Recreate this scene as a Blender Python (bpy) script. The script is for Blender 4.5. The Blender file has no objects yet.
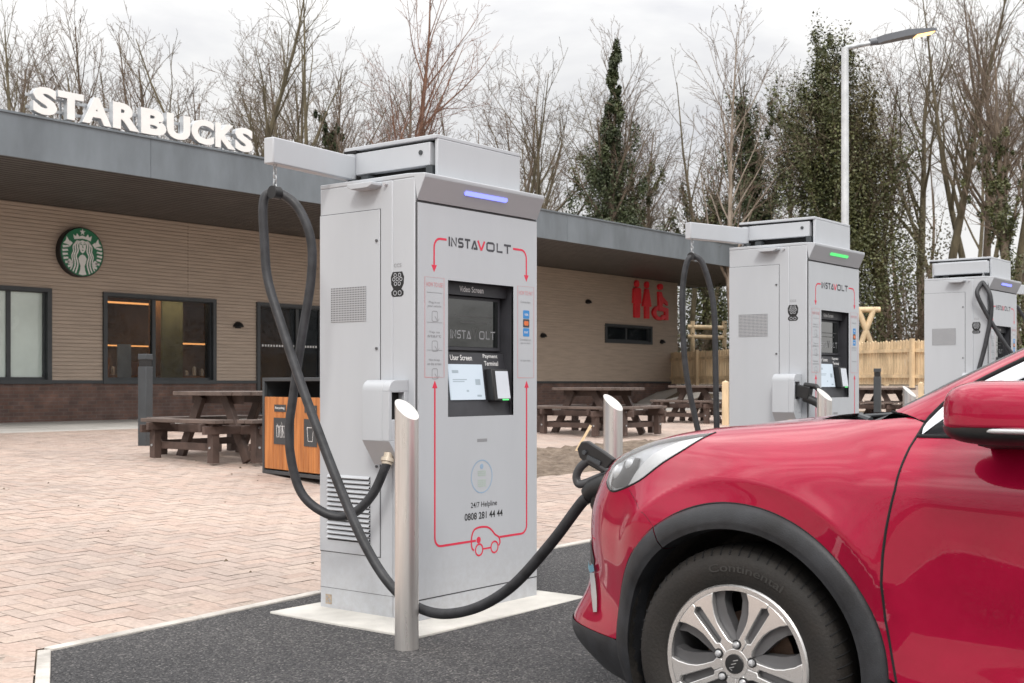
import bpy, math, random
import numpy as np
from mathutils import Vector, Matrix
from mathutils.geometry import delaunay_2d_cdt

R = math.radians
scn = bpy.context.scene
COL = scn.collection
PI = math.pi

# ------------------------------------------------------------------ mesh helpers
class MB:
    """collects shapes, builds ONE mesh object"""
    def __init__(s):
        s.v = []; s.f = []
    def add(s, verts, faces, fn=None):
        n = len(s.v)
        s.v += [tuple(fn(*p)) if fn else tuple(p) for p in verts]
        s.f += [tuple(i + n for i in f) for f in faces]
        return s
    def box(s, x0, x1, y0, y1, z0, z1, fn=None):
        v = [(x0,y0,z0),(x1,y0,z0),(x1,y1,z0),(x0,y1,z0),(x0,y0,z1),(x1,y0,z1),(x1,y1,z1),(x0,y1,z1)]
        f = [(0,3,2,1),(4,5,6,7),(0,1,5,4),(1,2,6,5),(2,3,7,6),(3,0,4,7)]
        return s.add(v, f, fn)
    def bar(s, p, q, w, h, up=(0,0,1)):
        """rectangular bar from p to q, w across, h along up"""
        p = Vector(p); q = Vector(q); d = (q-p).normalized(); up = Vector(up)
        a = d.cross(up)
        if a.length < 1e-4: a = d.cross(Vector((1,0,0)))
        a.normalize(); b = a.cross(d).normalized()
        a *= w/2; b *= h/2
        v = [p-a-b, p+a-b, p+a+b, p-a+b, q-a-b, q+a-b, q+a+b, q-a+b]
        f = [(0,3,2,1),(4,5,6,7),(0,1,5,4),(1,2,6,5),(2,3,7,6),(3,0,4,7)]
        f = [tuple(reversed(k)) for k in f] if (q-p).dot(a.cross(b)) < 0 else f
        return s.add([tuple(k) for k in v], f)
    def tube(s, pts, r, n=8, cap=True):
        pts = [Vector(p) for p in pts]
        rs = r if isinstance(r, (list, tuple)) else [r]*len(pts)
        base = len(s.v); prev = None
        for i, p in enumerate(pts):
            t = (pts[min(i+1, len(pts)-1)] - pts[max(i-1, 0)])
            t = t.normalized() if t.length > 1e-9 else Vector((0,0,1))
            if prev is None:
                ref = Vector((0,0,1)) if abs(t.z) < .9 else Vector((1,0,0))
                a = t.cross(ref).normalized()
            else:
                a = (prev - t*prev.dot(t))
                a = a.normalized() if a.length > 1e-6 else t.orthogonal().normalized()
            prev = a; b = t.cross(a)
            for k in range(n):
                w = 2*PI*k/n
                s.v.append(tuple(p + (a*math.cos(w) + b*math.sin(w))*rs[i]))
        for i in range(len(pts)-1):
            for k in range(n):
                k2 = (k+1) % n
                s.f.append((base+i*n+k, base+i*n+k2, base+(i+1)*n+k2, base+(i+1)*n+k))
        if cap:
            s.f.append(tuple(base+k for k in reversed(range(n))))
            s.f.append(tuple(base+(len(pts)-1)*n+k for k in range(n)))
        return s
    def lathe(s, prof, n=48, fn=None, closed=False):
        """profile of (radius, height) turned round z"""
        base = len(s.v); m = len(prof)
        for k in range(n):
            w = 2*PI*k/n
            for (r, h) in prof:
                p = (r*math.cos(w), r*math.sin(w), h)
                s.v.append(tuple(fn(*p)) if fn else p)
        for k in range(n):
            k2 = (k+1) % n
            for i in range(m-1 if not closed else m):
                i2 = (i+1) % m
                s.f.append((base+k*m+i, base+k2*m+i, base+k2*m+i2, base+k*m+i2))
        return s
    def prism(s, poly, d0, d1, fn=None):
        """2D polygon (x,y) extruded from depth d0 to d1 (third coordinate); CCW poly -> front at max d"""
        n = len(poly)
        v = [(x, y, d0) for x, y in poly] + [(x, y, d1) for x, y in poly]
        f = [tuple(reversed(range(n))), tuple(range(n, 2*n))]
        f += [(i, (i+1) % n, n+(i+1) % n, n+i) for i in range(n)]
        return s.add(v, f, fn)
    def grid(s, pts):
        """pts[i][k] -> quads"""
        base = len(s.v); m = len(pts[0])
        for row in pts: s.v += [tuple(p) for p in row]
        for i in range(len(pts)-1):
            for k in range(m-1):
                s.f.append((base+i*m+k, base+(i+1)*m+k, base+(i+1)*m+k+1, base+i*m+k+1))
        return s
    def ribbon(s, pts, w, fn, d=0.0):
        """flat line of width w through 2D pts"""
        P = [Vector((a, b)) for a, b in pts]; L = []; Rr = []
        for i, p in enumerate(P):
            t = (P[min(i+1, len(P)-1)] - P[max(i-1, 0)]).normalized()
            nn = Vector((-t.y, t.x))*w/2
            L.append(p+nn); Rr.append(p-nn)
        n = len(P)
        v = [(q.x, q.y, d) for q in Rr] + [(q.x, q.y, d) for q in L]
        f = [(i, i+1, n+i+1, n+i) for i in range(n-1)]
        return s.add(v, f, fn)
    def mesh(s, name, smooth=None):
        me = bpy.data.meshes.new(name)
        me.from_pydata(s.v, [], s.f); me.update()
        if smooth is not None:
            me.polygons.foreach_set('use_smooth', [True]*len(me.polygons))
            if smooth < 180: me.set_sharp_from_angle(angle=R(smooth))
        return me

def link(o):
    COL.objects.link(o); return o

def obj(name, mb, mat, parent=None, smooth=None, bevel=0, seg=2, world=False, label=None):
    """link a mesh as ONE object; world=True: the shape was written in world coordinates"""
    if isinstance(mb, MB):
        if world and parent is not None:
            l = parent.location
            mb.v = [(x-l.x, y-l.y, z-l.z) for x, y, z in mb.v]
        me = mb.mesh(name, smooth)
    else:
        me = mb
    if mat is not None and not me.materials: me.materials.append(mat)
    o = link(bpy.data.objects.new(name, me))
    if parent is not None: o.parent = parent
    if bevel:
        m = o.modifiers.new('Bevel', 'BEVEL'); m.width = bevel; m.segments = seg
        m.limit_method = 'ANGLE'; m.angle_limit = R(35); m.harden_normals = False
        if smooth is None:
            me.polygons.foreach_set('use_smooth', [True]*len(me.polygons)); me.set_sharp_from_angle(angle=R(35))
    if label: o['label'] = label
    return o

def thing(name, label, cat, loc=(0,0,0), rz=0, group=None):
    o = link(bpy.data.objects.new(name, None)); o.empty_display_size = .2
    o.location = loc; o.rotation_euler = (0, 0, rz)
    tag(o, label, cat, group); return o

def tag(o, label, cat, group=None):
    o['label'] = label; o['category'] = cat
    if group: o['group'] = group
    return o

def struct(o, kind='structure', label=None, cat=None):
    o['kind'] = kind
    if label: o['label'] = label
    if cat: o['category'] = cat
    return o

def dup(root, loc, rz=None, label=None, scale=None):
    """copy of a thing with copies of its parts and sub-parts"""
    r = root.copy(); link(r); r.location = loc
    if rz is not None: r.rotation_euler = (0, 0, rz)
    if scale is not None: r.scale = scale if isinstance(scale, (tuple, list)) else (scale,)*3
    if label: r['label'] = label
    for ch in list(root.children):
        c = ch.copy(); link(c); c.parent = r
        for g in list(ch.children):
            d = g.copy(); link(d); d.parent = c
    return r

def text_geo(s, size=1., offset=0.):
    """outline mesh of some lettering: verts (2D) and faces, left/bottom at 0"""
    cv = bpy.data.curves.new('lettering', 'FONT'); cv.body = s; cv.size = size; cv.offset = offset
    cv.resolution_u = 4
    o = bpy.data.objects.new('lettering', cv); COL.objects.link(o)
    bpy.context.view_layer.update()
    me = bpy.data.meshes.new_from_object(o.evaluated_get(bpy.context.evaluated_depsgraph_get()))
    v = [(p.co.x, p.co.y) for p in me.vertices]; f = [tuple(p.vertices) for p in me.polygons]
    bpy.data.objects.remove(o); bpy.data.curves.remove(cv); bpy.data.meshes.remove(me)
    x0 = min(p[0] for p in v); y0 = min(p[1] for p in v)
    v = [(a-x0, b-y0) for a, b in v]
    return v, f, max(p[0] for p in v), max(p[1] for p in v)

def put_text(mb, s, x, y, w, h, fn, d=0., offset=0., thick=0.):
    """lettering filling the box x..x+w, y..y+h of a face; thick extrudes it"""
    v, f, W, H = text_geo(s, 1., offset)
    V = [(x + a/W*w, y + b/H*h) for a, b in v]
    if thick <= 0:
        mb.add([(a, b, d) for a, b in V], f, fn); return
    n = len(V); cnt = {}
    for fc in f:
        for i in range(len(fc)):
            e = (fc[i], fc[(i+1) % len(fc)]); cnt[e] = 1
    side = [(a, b, n+b, n+a) for (a, b) in cnt if (b, a) not in cnt]
    verts = [(a, b, d) for a, b in V] + [(a, b, d+thick) for a, b in V]
    faces = [tuple(n+i for i in fc) for fc in f] + [tuple(reversed(fc)) for fc in f] + side
    mb.add(verts, faces, fn)

def arc(cx, cy, r, a0, a1, n=8):
    return [(cx + r*math.cos(R(a0+(a1-a0)*k/n)), cy + r*math.sin(R(a0+(a1-a0)*k/n))) for k in range(n+1)]

def spline(pts, n=12):
    """Catmull-Rom through 3D points"""
    P = [Vector(p) for p in pts]; P = [P[0]*2-P[1]] + P + [P[-1]*2-P[-2]]; out = []
    for i in range(1, len(P)-2):
        a, b, c, d = P[i-1:i+3]
        for k in range(n):
            t = k/n
            out.append(.5*((2*b) + (c-a)*t + (2*a-5*b+4*c-d)*t*t + (3*b-a-3*c+d)*t**3))
    out.append(P[-2]); return out

# ------------------------------------------------------------------ materials
def nt(name):
    m = bpy.data.materials.new(name); m.use_nodes = True
    t = m.node_tree; b = t.nodes['Principled BSDF']
    return m, t, b
def N(t, typ, **kw):
    n = t.nodes.new(typ)
    for k, v in kw.items():
        if k in n.inputs: n.inputs[k].default_value = v
        else: setattr(n, k, v)
    return n
def ramp(t, src, stops):
    r = t.nodes.new('ShaderNodeValToRGB'); e = r.color_ramp.elements
    while len(e) < len(stops): e.new(.5)
    for k, (p, c) in enumerate(stops):
        e[k].position = p; e[k].color = (*c, 1) if len(c) == 3 else c
    t.links.new(src, r.inputs['Fac']); return r
def coord(t, scale=(1,1,1), rot=(0,0,0), kind='Object'):
    tc = t.nodes.new('ShaderNodeTexCoord'); mp = t.nodes.new('ShaderNodeMapping')
    mp.inputs['Scale'].default_value = scale; mp.inputs['Rotation'].default_value = rot
    t.links.new(tc.outputs[kind], mp.inputs['Vector']); return mp.outputs['Vector']

def pm(name, col, rough=.5, metal=0., var=.12, vs=4., stretch=(1,1,1), bump=0., bs=60., coat=0., spec=.5, col2=None, rvar=.08, detail=6.):
    """painted / weathered surface: base colour broken up by noise in colour, gloss and relief"""
    m, t, b = nt(name)
    c2 = col2 or tuple(max(0, c*(1-2.2*var)) for c in col)
    c1 = tuple(min(1, c*(1+var)) for c in col)
    v = coord(t, stretch)
    n = N(t, 'ShaderNodeTexNoise', Scale=vs, Detail=detail, Roughness=.6); t.links.new(v, n.inputs['Vector'])
    r = ramp(t, n.outputs['Fac'], [(.3, c2), (.62, c1)]); t.links.new(r.outputs['Color'], b.inputs['Base Color'])
    mr = N(t, 'ShaderNodeMapRange'); mr.inputs['To Min'].default_value = max(.02, rough-rvar); mr.inputs['To Max'].default_value = min(1, rough+rvar)
    n2 = N(t, 'ShaderNodeTexNoise', Scale=vs*2.3, Detail=5.); t.links.new(v, n2.inputs['Vector'])
    t.links.new(n2.outputs['Fac'], mr.inputs['Value']); t.links.new(mr.outputs['Result'], b.inputs['Roughness'])
    b.inputs['Metallic'].default_value = metal; b.inputs['Specular IOR Level'].default_value = spec
    b.inputs['Coat Weight'].default_value = coat; b.inputs['Coat Roughness'].default_value = .04
    if bump:
        n3 = N(t, 'ShaderNodeTexNoise', Scale=bs, Detail=4.); t.links.new(v, n3.inputs['Vector'])
        bp = N(t, 'ShaderNodeBump', Strength=bump, Distance=.01); t.links.new(n3.outputs['Fac'], bp.inputs['Height'])
        t.links.new(bp.outputs['Normal'], b.inputs['Normal'])
    return m

def emit(name, col, strength):
    m, t, b = nt(name)
    b.inputs['Base Color'].default_value = (*[c*.4 for c in col], 1)
    b.inputs['Emission Color'].default_value = (*col, 1); b.inputs['Emission Strength'].default_value = strength
    return m

def glass(name, tint=(.02,.025,.03), clear=.5, rough=.01):
    """window glass: dark see-through sheet with mirror reflections growing at grazing angles"""
    m, t, b = nt(name)
    b.inputs['Base Color'].default_value = (*tint, 1); b.inputs['Roughness'].default_value = rough
    b.inputs['Specular IOR Level'].default_value = .4; b.inputs['IOR'].default_value = 1.45
    tr = t.nodes.new('ShaderNodeBsdfTransparent'); mx = t.nodes.new('ShaderNodeMixShader')
    lw = N(t, 'ShaderNodeFresnel', IOR=1.5)
    mr = N(t, 'ShaderNodeMapRange'); mr.inputs['From Min'].default_value = 0; mr.inputs['From Max'].default_value = 1
    mr.inputs['To Min'].default_value = 1-clear; mr.inputs['To Max'].default_value = 1
    t.links.new(lw.outputs['Fac'], mr.inputs['Value']); t.links.new(mr.outputs['Result'], mx.inputs['Fac'])
    t.links.new(tr.outputs[0], mx.inputs[1]); t.links.new(b.outputs[0], mx.inputs[2])
    t.links.new(mx.outputs[0], t.nodes['Material Output'].inputs['Surface'])
    return m

M = {}
M['charger'] = pm('charger_grey_paint', (.475,.495,.525), .38, var=.018, vs=2.2, stretch=(1.6,1.6,.5), bump=.03, bs=500., rvar=.09)
M['charger_dark'] = pm('charger_slanted_grey', (.47,.465,.485), .5, var=.02, vs=2.)
M['recess'] = pm('dark_grey_plastic', (.042,.043,.05), .5, var=.1, vs=8.)
M['black'] = pm('black_plastic', (.014,.014,.015), .45, var=.15, vs=9.)
M['seam'] = pm('grey_seam', (.10,.10,.105), .7, var=.1)
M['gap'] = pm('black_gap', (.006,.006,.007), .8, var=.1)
M['rubber'] = pm('cable_rubber', (.028,.029,.033), .5, var=.25, vs=14., bump=.12, bs=180., rvar=.12)
M['steel'] = pm('brushed_steel', (.74,.715,.69), .30, metal=.8, var=.05, vs=3., stretch=(14,14,.6), bump=.02, bs=200.)
M['steel_cap'] = pm('steel_cap', (.70,.69,.66), .4, metal=.6, var=.05, vs=9.)
M['zinc'] = pm('galvanised_steel', (.50,.52,.54), .45, metal=.5, var=.12, vs=7.)
M['chrome'] = pm('bright_trim', (.75,.75,.77), .15, metal=1., var=.02)
M['alu'] = pm('satin_silver', (.66,.67,.69), .3, metal=.7, var=.04)
M['redline'] = pm('red_vinyl', (.70,.03,.075), .45, var=.04)
M['redline_pale'] = pm('pale_red_vinyl', (.62,.30,.32), .5, var=.04)
M['ink'] = pm('dark_ink', (.055,.055,.065), .5, var=.05)
M['greyink'] = pm('grey_ink', (.28,.285,.30), .5, var=.05)
M['paleink'] = pm('pale_ink', (.38,.46,.52), .5, var=.05)
M['white'] = pm('white_paint', (.84,.84,.83), .45, var=.02, vs=3.)
M['white_ink'] = pm('white_print', (.75,.75,.75), .5, var=.02)
M['sign_red'] = pm('sign_red', (.85,.03,.045), .4, var=.05)
M['sign_green'] = pm('sign_green', (.01,.17,.075), .35, var=.05)
M['cladding'] = pm('timber_composite_boards', (.485,.395,.322), .7, var=.07, vs=2., stretch=(.6,1,8), bump=.1, bs=40.)
M['anthracite'] = pm('anthracite_metal', (.048,.054,.06), .45, var=.08, vs=3.)
M['fascia'] = pm('fascia_grey_metal', (.175,.198,.22), .40, metal=.2, var=.13, vs=1.1, stretch=(1,1,.35))
M['soffit'] = pm('soffit_dark_metal', (.098,.086,.078), .5, var=.1, vs=1.5)
M['roof'] = pm('roof_membrane', (.16,.16,.165), .8, var=.1, vs=.6)
M['timber_dark'] = pm('brown_recycled_timber', (.080,.052,.043), .62, var=.2, vs=5., stretch=(1,1,1), bump=.25, bs=70.)
M['timber_top'] = pm('weathered_table_boards', (.125,.092,.078), .6, var=.18, vs=5., bump=.25, bs=70.)
M['timber_new'] = pm('new_softwood', (.68,.52,.33), .65, var=.16, vs=3., stretch=(1,1,.3), bump=.15, bs=60.)
M['tile_concrete'] = pm('pale_concrete', (.58,.56,.52), .8, var=.1, vs=3., bump=.3, bs=90.)
M['kerb'] = pm('kerb_concrete', (.52,.49,.45), .85, var=.16, vs=5., bump=.35, bs=120.)
M['interior'] = pm('dark_interior', (.36,.26,.18), .7, var=.25, vs=.8)
M['interior_wood'] = pm('interior_wood', (.30,.15,.06), .5, var=.2, vs=2.)
M['glass'] = glass('window_glass', clear=.62)
M['glass_dark'] = glass('dark_glass', (.01,.011,.013), clear=.25)
M['warm'] = emit('warm_light', (1., .44, .14), 2.)
M['screen'] = emit('lit_user_screen', (.72,.82,.92), .38)
M['anthracite_light'] = pm('lamp_head_grey', (.13,.14,.16), .45, var=.06)
M['lamp_lit'] = emit('lit_lamp_panel', (1., .58, .22), 2.4)
M['lamp_zinc'] = pm('pale_galvanised_pole', (.62,.64,.66), .45, metal=.3, var=.08, vs=6.)
M['room_fill_glow'] = emit('room_fill_glow', (1., .78, .52), 6.)  # fill light for the room, given off by unseen added panels
M['poster'] = pm('poster_paper', (.75,.83,.90), .5, var=.1, vs=3.)
M['olive_wall'] = pm('olive_wall', (.30,.30,.16), .7, var=.1)
M['plug_grip'] = pm('plug_grip', (.055,.056,.06), .45, var=.1)
# road splash and dust low on the charger cabinets
def splash(m, col, z0, z1):
    t = m.node_tree; b = t.nodes['Principled BSDF']; lk = b.inputs['Base Color'].links[0]; src = lk.from_socket
    tc = t.nodes.new('ShaderNodeTexCoord'); sp = t.nodes.new('ShaderNodeSeparateXYZ'); t.links.new(tc.outputs['Object'], sp.inputs[0])
    n = N(t, 'ShaderNodeTexNoise', Scale=22., Detail=9., Roughness=.75); t.links.new(tc.outputs['Object'], n.inputs['Vector'])
    a = N(t, 'ShaderNodeMapRange'); a.inputs['From Min'].default_value = z0; a.inputs['From Max'].default_value = z1; a.inputs['To Min'].default_value = .26; a.inputs['To Max'].default_value = 0.
    t.links.new(sp.outputs['Z'], a.inputs['Value'])
    r = ramp(t, n.outputs['Fac'], [(.38, (0,0,0)), (.66, (1,1,1))]); mu = N(t, 'ShaderNodeMath', operation='MULTIPLY'); t.links.new(a.outputs['Result'], mu.inputs[0]); t.links.new(r.outputs['Color'], mu.inputs[1])
    mx = N(t, 'ShaderNodeMix', data_type='RGBA'); t.links.new(mu.outputs[0], mx.inputs[0]); t.links.new(src, mx.inputs[6]); mx.inputs[7].default_value = (*col, 1); t.links.new(mx.outputs[2], b.inputs['Base Color'])
splash(M['charger'], (.20,.155,.12), .02, .45)
# ------------------------------------------------------------------ camera (1.16 m above the bay, level, shifted up)
CAMH = 1.16
cam = bpy.data.cameras.new('camera'); camo = link(bpy.data.objects.new('camera', cam))
camo.location = (0, 0, CAMH); camo.rotation_euler = (R(90), 0, math.atan2(.618, .786) - R(90))
cam.sensor_width = 36; cam.lens = 36*1242/1024; cam.shift_y = 41.5/1024; cam.clip_start = .05; cam.clip_end = 2000
cam.dof.use_dof = True; cam.dof.focus_distance = 5.9; cam.dof.aperture_fstop = 9.
scn.camera = camo
_c, _s = .786/math.hypot(.786,.618), .618/math.hypot(.786,.618)
def at(px, Z):
    """ground-plan point at camera depth Z in the direction of picture column px"""
    X = (px-512.)/1242.*Z
    return (_s*X + _c*Z, -_c*X + _s*Z)

vs = scn.view_settings; scn.display_settings.display_device = 'sRGB'
vs.view_transform = 'Standard'; vs.look = 'None'; vs.exposure = 0.42; vs.gamma = 1.0; vs.use_curve_mapping = False
scn.cycles.use_denoising = True
scn.cycles.max_bounces = 8; scn.cycles.transparent_max_bounces = 16
scn.cycles.sample_clamp_indirect = 6

# ------------------------------------------------------------------ overcast sky + weak broad sun
SUN_EL, SUN_AZ = R(42), R(215)          # azimuth of the sun counted from +X towards +Y
w = bpy.data.worlds.new('World'); scn.world = w; w.use_nodes = True
t = w.node_tree; bg = t.nodes['Background']
sky = t.nodes.new('ShaderNodeTexSky'); sky.sky_type = 'NISHITA'; sky.sun_disc = False
sky.sun_elevation = SUN_EL; sky.sun_rotation = R(90) - SUN_AZ; sky.air_density = 1.; sky.dust_density = 3.
tc = t.nodes.new('ShaderNodeTexCoord'); sp = t.nodes.new('ShaderNodeSeparateXYZ'); t.links.new(tc.outputs['Generated'], sp.inputs[0])
mx0 = N(t, 'ShaderNodeMath', operation='MAXIMUM'); mx0.inputs[1].default_value = 0.
sb0 = N(t, 'ShaderNodeMath', operation='SUBTRACT'); sb0.inputs[1].default_value = .22; t.links.new(sp.outputs['Z'], sb0.inputs[0]); t.links.new(sb0.outputs[0], mx0.inputs[0])
mul = N(t, 'ShaderNodeMath', operation='MULTIPLY_ADD'); mul.inputs[1].default_value = 2.9; mul.inputs[2].default_value = 1.
t.links.new(mx0.outputs[0], mul.inputs[0])
mp = N(t, 'ShaderNodeMapping'); mp.inputs['Scale'].default_value = (1.4, 1.4, 4.2); t.links.new(tc.outputs['Generated'], mp.inputs['Vector'])
nz = N(t, 'ShaderNodeTexNoise', Scale=2.1, Detail=7., Roughness=.55, Distortion=.3); t.links.new(mp.outputs['Vector'], nz.inputs['Vector'])
cl = ramp(t, nz.outputs['Fac'], [(.32, (.52,.52,.54)), (.47, (.66,.655,.65)), (.62, (.79,.775,.755))])
lum = N(t, 'ShaderNodeVectorMath', operation='SCALE'); t.links.new(cl.outputs['Color'], lum.inputs[0]); t.links.new(mul.outputs[0], lum.inputs['Scale'])
lu2 = N(t, 'ShaderNodeVectorMath', operation='SCALE'); lu2.inputs['Scale'].default_value = 10.2
nz2 = N(t, 'ShaderNodeTexNoise', Scale=2.6, Detail=8., Roughness=.55, Distortion=.9); t.links.new(tc.outputs['Generated'], nz2.inputs['Vector'])
hi = ramp(t, nz2.outputs['Fac'], [(.36, (.50,.505,.53)), (.5, (.95,.95,.95)), (.63, (1.45,1.44,1.42))])
hf = N(t, 'ShaderNodeMapRange', interpolation_type='SMOOTHSTEP'); hf.inputs['From Min'].default_value = .24; hf.inputs['From Max'].default_value = .5; t.links.new(sp.outputs['Z'], hf.inputs['Value'])
hm = N(t, 'ShaderNodeMix', data_type='RGBA'); hm.inputs[6].default_value = (1,1,1,1); t.links.new(hf.outputs['Result'], hm.inputs[0]); t.links.new(hi.outputs['Color'], hm.inputs[7])
hx = N(t, 'ShaderNodeVectorMath', operation='MULTIPLY'); t.links.new(lum.outputs[0], hx.inputs[0]); t.links.new(hm.outputs[2], hx.inputs[1])
t.links.new(hx.outputs[0], lu2.inputs[0])
mxc = N(t, 'ShaderNodeMix', data_type='RGBA'); mxc.inputs[0].default_value = .93
t.links.new(sky.outputs[0], mxc.inputs[6]); t.links.new(lu2.outputs[0], mxc.inputs[7])
t.links.new(mxc.outputs[2], bg.inputs['Color']); bg.inputs['Strength'].default_value = .1

sl = bpy.data.lights.new('sun', 'SUN'); sl.energy = 1.1; sl.angle = R(11); sl.color = (1., .96, .9)
slo = link(bpy.data.objects.new('sun', sl))
sd = Vector((math.cos(SUN_EL)*math.cos(SUN_AZ), math.cos(SUN_EL)*math.sin(SUN_AZ), math.sin(SUN_EL)))
slo.rotation_euler = sd.to_track_quat('Z', 'Y').to_euler(); slo.location = sd*60

# ------------------------------------------------------------------ ground heights
def sstep(a, b, x):
    k = min(1., max(0., (x-a)/(b-a))); return k*k*(3-2*k)
FN0, FN1 = Vector((30.0, 9.1)), Vector((39.9, 24.3))       # line of the picket fence
_fd = (FN1-FN0).normalized(); _fn = Vector((_fd.y, -_fd.x))
def G(u, v):
    a = .0085*min(14., max(0., u-4.4))
    k = min(1., max(0., (v-4.9)/7.1))
    z = a*(1-k) + .35*k
    d = (Vector((u, v))-FN0).dot(_fn)
    z += .72*sstep(-2.4, .1, d)*sstep(1., 6., v) + .9*sstep(1., 25., d)*sstep(1., 6., v)
    return z

def inpoly(x, y, P):
    c = False; n = len(P)
    for i in range(n):
        (x1, y1), (x2, y2) = P[i], P[i-1]
        if (y1 > y) != (y2 > y) and x < (x2-x1)*(y-y1)/(y2-y1)+x1: c = not c
    return c

def sheet(poly, step, dz, jit=0.):
    """polygon laid over the ground, cut to a grid of the given step"""
    P = []
    n = len(poly)
    for i in range(n):
        a = Vector(poly[i]); b = Vector(poly[(i+1) % n]); k = max(1, int((b-a).length/step))
        P += [a.lerp(b, j/k) for j in range(k)]
    m = len(P); edges = [(i, (i+1) % m) for i in range(m)]
    x0 = min(p[0] for p in poly); x1 = max(p[0] for p in poly); y0 = min(p[1] for p in poly); y1 = max(p[1] for p in poly)
    pts = list(P)
    x = x0+step/2
    while x < x1:
        y = y0+step/2
        while y < y1:
            if inpoly(x, y, poly): pts.append(Vector((x, y)))
            y += step
        x += step
    vo, eo, fo, *_ = delaunay_2d_cdt(pts, edges, [], 1, 1e-5)
    mb = MB(); rnd = random.Random(5)
    mb.v = [(p.x, p.y, G(p.x, p.y)+dz+jit*rnd.random()) for p in vo]; mb.f = []
    for f in fo:
        a, b, c = [vo[i] for i in f[:3]]
        ar = (b-a).cross(c-a) if hasattr(b-a, 'cross') else 0
        mb.f.append(tuple(f) if ar >= 0 else tuple(reversed(f)))
    return mb
# ------------------------------------------------------------------ ground, car park, paving
rnd = random.Random(11)
# terrain: one sheet to the horizon, finer near the place
def terrain():
    us = sorted(set([-900,-500,-250,-120,-60,-30] + list(range(-20, 71, 2)) + [80,100,130,180,260,400,700,1000]))
    vs_ = sorted(set([-900,-500,-250,-120,-60,-30] + list(range(-20, 71, 2)) + [80,100,130,180,260,400,700,1000]))
    mb = MB(); mb.grid([[(u, v, G(u, v)-.02) for v in vs_] for u in us]); return mb
m, t, b = nt('earth_and_leaf_litter')
v = coord(t); n1 = N(t, 'ShaderNodeTexNoise', Scale=.35, Detail=9.); t.links.new(v, n1.inputs['Vector'])
n2 = N(t, 'ShaderNodeTexNoise', Scale=7., Detail=8.); t.links.new(v, n2.inputs['Vector'])
mixn = N(t, 'ShaderNodeMix', data_type='FLOAT'); mixn.inputs[0].default_value = .5
t.links.new(n1.outputs['Fac'], mixn.inputs[2]); t.links.new(n2.outputs['Fac'], mixn.inputs[3])
rr = ramp(t, mixn.outputs[0], [(.35, (.055,.038,.025)), (.5, (.12,.09,.06)), (.63, (.17,.135,.095))])
t.links.new(rr.outputs['Color'], b.inputs['Base Color']); b.inputs['Roughness'].default_value = .95
bp = N(t, 'ShaderNodeBump', Strength=.7, Distance=.05); t.links.new(n2.outputs['Fac'], bp.inputs['Height']); t.links.new(bp.outputs['Normal'], b.inputs['Normal'])
M['earth'] = m
struct(obj('ground', terrain(), M['earth'], smooth=180))

KC = (2.98, 4.87)                                   # corner of the flush kerb
KD = Vector((-.31, -.50)).normalized()               # the kerb turns off at an angle here
kb = Vector(KC) + KD*9
KL = [(KC[0]+KD.x*9, KC[1]+KD.y*9), KC, (4.7, 5.0), (40., 5.0)]
# asphalt
m, t, b = nt('fresh_asphalt')
v = coord(t)
vo = N(t, 'ShaderNodeTexVoronoi', Scale=125.); t.links.new(v, vo.inputs['Vector'])
vo2 = N(t, 'ShaderNodeTexVoronoi', Scale=62.); t.links.new(v, vo2.inputs['Vector'])
sepc = t.nodes.new('ShaderNodeSeparateColor'); t.links.new(vo.outputs['Color'], sepc.inputs[0])
big = N(t, 'ShaderNodeTexNoise', Scale=.9, Detail=6.); t.links.new(v, big.inputs['Vector'])
st = ramp(t, sepc.outputs[0], [(0., (.038,.038,.040)), (.5, (.076,.075,.078)), (.88, (.125,.122,.122)), (1., (.25,.24,.23))])
bg2 = ramp(t, big.outputs['Fac'], [(.3, (.72,.72,.74)), (.7, (1.15,1.13,1.12))])
ml = N(t, 'ShaderNodeMix', data_type='RGBA', blend_type='MULTIPLY'); ml.inputs[0].default_value = 1.
t.links.new(st.outputs['Color'], ml.inputs[6]); t.links.new(bg2.outputs['Color'], ml.inputs[7]); t.links.new(ml.outputs[2], b.inputs['Base Color'])
b.inputs['Roughness'].default_value = .82; b.inputs['Specular IOR Level'].default_value = .35
ad = N(t, 'ShaderNodeMath', operation='ADD'); t.links.new(vo.outputs['Distance'], ad.inputs[0]); t.links.new(vo2.outputs['Distance'], ad.inputs[1])
bp = N(t, 'ShaderNodeBump', Strength=1., Distance=.011); bp.invert = True; t.links.new(ad.outputs[0], bp.inputs['Height']); t.links.new(bp.outputs['Normal'], b.inputs['Normal'])
M['asphalt'] = m
asp = KL[:3] + [(40., 5.0), (40., -14.), (-12., -14.), (KL[0][0], -14.)]
asp = [KL[0], KL[1], KL[2], (40., 5.0), (40., -14.), (KL[0][0], -14.)]
struct(obj('car_park', sheet(asp, 1.0, .004), M['asphalt'], smooth=180))
# painted bay lines on the far bays
mb = MB()
for u in (2.22, 6.55, 10.88, 15.2):
    mb.add([(u, -1.2, G(u,0)+.009), (u+.1, -1.2, G(u+.1,0)+.009), (u+.1, 3.2, G(u+.1,2)+.009), (u, 3.2, G(u,2)+.009)], [(0,1,2,3)])
M['roadpaint'] = pm('road_paint', (.72,.72,.70), .7, var=.1, vs=9., bump=.2, bs=120.)
struct(obj('bay_marking', mb, M['roadpaint']))

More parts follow.
